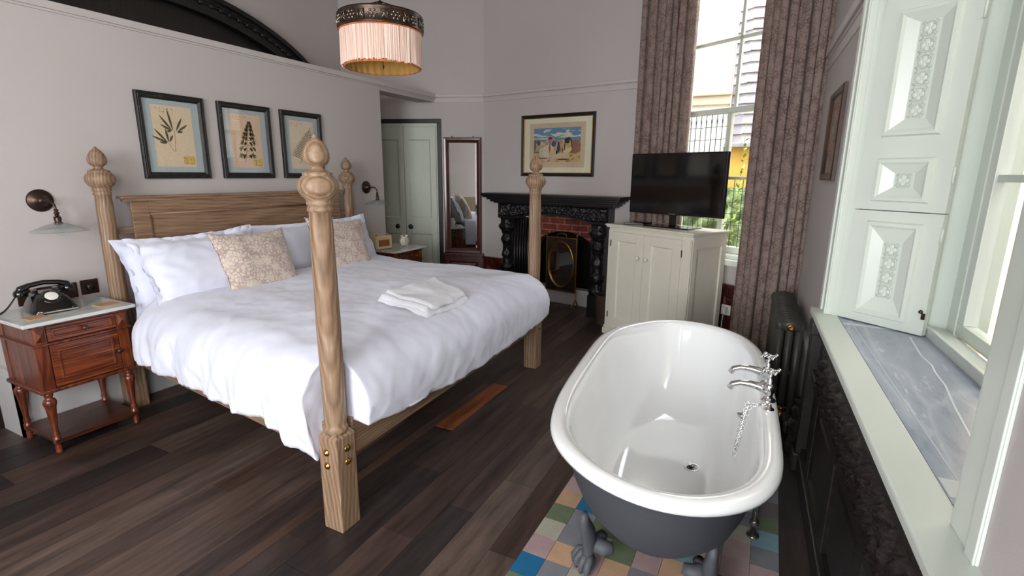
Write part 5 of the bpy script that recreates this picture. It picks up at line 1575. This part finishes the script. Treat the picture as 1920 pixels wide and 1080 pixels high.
# pillar taps
def tap(x, y):
    c = Vector((x - bc.x, y - bc.y, .643))
    w = MB(Matrix.Translation(c))
    w.lathe([(.027, 0), (.028, .006), (.018, .014), (.014, .022), (.016, .032), (.023, .045), (.025, .060), (.020, .072), (.014, .080), (.015, .086), (.010, .092), (.009, .102), (.012, .106), (.006, .110), (.006, .122)], n=22)
    o = w.build('tap', 'chrome', tub)
    w = MB(Matrix.Translation(c)); w.tube([(0, 0, .040), (-.03, 0, .052), (-.07, 0, .058), (-.105, 0, .056), (-.13, 0, .046), (-.142, 0, .028)], [.018, .017, .013, .011, .012, .013], 14); w.build('spout', 'chrome', o)
    w = MB(Matrix.Translation(c + Vector((0, 0, .124))) @ Matrix.Rotation(.5, 4, 'Z')); w.ball(0, 0, 0, .013, 1, 1, .8)
    for k in range(4):
        a = k * pi / 2; w.tube([(0, 0, 0), (.026 * cos(a), .026 * sin(a), .001)], [.006, .004], 8); w.ball(.031 * cos(a), .031 * sin(a), .001, .0085, n=8)
    w.build('cross_handle', 'chrome', o)
tap(.070, 2.095); tap(.062, 2.275)
w = MB(Matrix.Translation((.073 - bc.x, 2.01 - bc.y, .643))); w.lathe([(.02, 0), (.02, .005), (.010, .012), (.008, .022), (.001, .026)], n=18); w.tube([(0, 0, .012), (-.02, 0, .016), (-.034, 0, .012)], .005, 8)
cs = w.build('chain_stay', 'chrome', tub)
w = MB()
def chain(pts, nl):
    pts = [Vector(p) for p in pts]
    L = [0]
    for a, b_ in zip(pts, pts[1:]): L.append(L[-1] + (b_ - a).length)
    for i in range(nl):
        d = L[-1] * (i + .5) / nl; j = max(k for k in range(len(L)) if L[k] <= d); j = min(j, len(pts) - 2)
        f = (d - L[j]) / (L[j + 1] - L[j]); p = pts[j].lerp(pts[j + 1], f); t_ = (pts[j + 1] - pts[j]).normalized()
        s_ = t_.cross(Vector((0, 1, 0))).normalized() if i % 2 else t_.cross(Vector((1, 0, .2))).normalized()
        r = .0085
        w.tube([tuple(p + t_ * (r * 1.3 * cos(2 * pi * k / 8)) + s_ * (r * .8 * sin(2 * pi * k / 8))) for k in range(8)], .0020, 5, closed=True)
X_, Y_ = -bc.x, -bc.y
chain([(.040 + X_, 2.01 + Y_, .654), (.012 + X_, 2.01 + Y_, .650), (.0 + X_, 2.0 + Y_, .60), (-.012 + X_, 1.985 + Y_, .52), (-.024 + X_, 1.975 + Y_, .45), (-.020 + X_, 2.01 + Y_, .50), (-.004 + X_, 2.06 + Y_, .60), (.0 + X_, 2.07 + Y_, .63)], 40)
w.build('plug_chain', 'chrome', cs)
w = MB(); w.lathe([(.018, -.012), (.022, 0), (.020, .004), (.004, .006), (.003, .014)], .0 + X_ - .012, 2.055 + Y_, .585, 16); w.build('plug', 'chrome', cs)
# waste pipe beside the bath
w = MB(); xx, yy = .080 - bc.x, 2.15 - bc.y
w.tube([(xx, yy, .001), (xx, yy, .30), (xx - .01, yy, .42), (xx - .04, yy, .50)], .012, 12); w.lathe([(.026, .0), (.026, .006), (.018, .012)], xx, yy, 0, 18); w.lathe([(.017, .05), (.019, .055), (.019, .075), (.016, .08)], xx, yy, 0, 8)
w.build('waste_pipe', 'copper_pipe', tub)

# ------------------------------------------------------------------ armchair behind the camera, seen in the mirrors
t = thing('armchair', 'cream upholstered armchair near the front wall, seen only in the tall mirror', 'chair', (-2.45, -.9, 0), .3)
w = MB(); w.box(-.32, .32, -.3, .3, .18, .42, .05); w.build('seat', 'chair_fabric', t)
w = MB(); w.box(-.32, .32, -.40, -.28, .25, .95, .05); w.build('backrest', 'chair_fabric', t)
for sx in (-1, 1):
    w = MB(); w.box(sx * .28, sx * .40, -.35, .28, .18, .62, .05); w.build('armrest', 'chair_fabric', t)
    for yy in (-.3, .26):
        w = MB(); w.lathe([(.018, 0), (.026, .18)], sx * .32, yy, 0, 10); w.build('leg', 'walnut', t)

# ------------------------------------------------------------------ outdoors
w = MB(); w.box(-30, 40, -30, 40, -1.2, -1.0); w.build('ground', 'outdoor_ground', kind='structure')
small('rendered_wall', 'cream rendered wall of the neighbouring wing close outside the right window', 'building', (1.95, 2.5, -1), 0, lambda w: w.box(0, .3, -5.2, 5.5, 0, 5.2), 'stucco')
t = thing('neighbour_house', 'cream rendered house with a slate hung bay seen through the far window', 'building', (0, 8.2, -1), 0)
w = MB(); w.prism([(-4.2, 0), (-.68, 0), (-.68, 4.62), (-1.3, 4.78), (-4.2, 5.9)], 0, .5, 'XZ'); w.box(-4.2, -.66, -.09, 0, 3.62, 3.72, .02); w.box(-4.2, -.66, -.04, 0, 3.50, 3.62, .01)
w.build('wall', 'stucco', t)
w = MB(); w.box(-4.2, -.70, -.06, -.0, 1.8, 3.45, .01)
for k in range(9): w.box(-4.1 + k * .4, -4.08 + k * .4, -.07, -.06, 1.8, 3.45)
w.build('white_bay', 'white_gloss', t)
w = MB()
for k in range(12): w.box(-4.2 + k * .30, -4.16 + k * .30, .1, .14, 4.7, 6.2)
w.box(-4.2, -.7, .1, .14, 6.1, 6.2); w.build('railing', 'white_gloss', t)
random.seed(8)
w = MB(); z = 2.95
while z < 4.75:
    for (a, b_, y0_, y1_) in ((-.66, -.47, .03, -.10), (-.47, -.05, -.10, -.04)):
        j = random.uniform(-.008, .008); h = .135
        w.add([(a, y0_ - .035, z + j), (b_, y1_ - .035, z + j * .5), (b_, y1_, z + h), (a, y0_, z + h), (a, y0_ + .05, z + j), (b_, y1_ + .05, z + j), (b_, y1_ + .05, z + h), (a, y0_ + .05, z + h)],
              [(0, 1, 2, 3), (0, 4, 5, 1), (4, 0, 3, 7), (1, 5, 6, 2), (3, 2, 6, 7), (4, 7, 6, 5)])
    z += .135
w.build('slate_hanging', 'slate', t)
w = MB(); w.box(-.70, .2, -.14, .3, 2.90, 2.96, .01); w.build('eaves', 'slate', t)
w = MB(); w.box(-.66, .2, .0, .3, 0, 2.90); w.build('ochre_wall', pm('ochre_render', (214, 172, 84), .9, var=.08), t, label='ochre yellow wall below the slates')
# shrub close outside the far window
t = thing('shrub', 'tall leafy shrub growing just outside the far window', 'plant', (-.36, 5.62, -1))
random.seed(21)
w = MB(); stems = []
for k in range(7):
    a = random.uniform(0, 2 * pi); r = random.uniform(.02, .16); h = random.uniform(2.1, 2.8) if k else 3.05
    pts = [(0, 0, 0)] + [(r * cos(a) * (i / 8) ** .7 + .02 * fbm(k, i * .4), r * sin(a) * (i / 8) ** .7, h * i / 8) for i in range(1, 9)]
    w.tube(pts, [.010 - .001 * i for i in range(9)], 6); stems.append(pts)
w.build('stem', 'leaf', t)
w = MB()
for pts in stems:
    for i in range(60):
        s_ = random.uniform(.35, .98) * 8; j = int(s_); p = Vector(pts[j]).lerp(Vector(pts[min(8, j + 1)]), s_ - j)
        a = random.uniform(0, 2 * pi); L = random.uniform(.05, .09); d = Vector((cos(a), sin(a), random.uniform(.2, .9))).normalized(); sd = d.cross(Vector((0, 0, 1))).normalized() * L * .2
        w.add([tuple(p), tuple(p + d * L * .5 + sd), tuple(p + d * L), tuple(p + d * L * .5 - sd)], [(0, 1, 2, 3)])
w.build('foliage', 'leaf', t)
small('hedge', 'dark green hedge low outside the far window', 'plant', (.3, 6.9, -1), radians(-16), lambda w: w.grid(60, 30, lambda u, v: (-1.5 + 3 * u + .08 * fbm(u * 20, v * 20), -.3 + .12 * fbm(u * 30, v * 14, 2) + .3 * v * v, 2.35 * v + .05 * fbm(u * 12, 3))), pm('hedge_leaf', (110, 128, 84), .9, var=.5, scale=18, bmp=1, bscale=30))
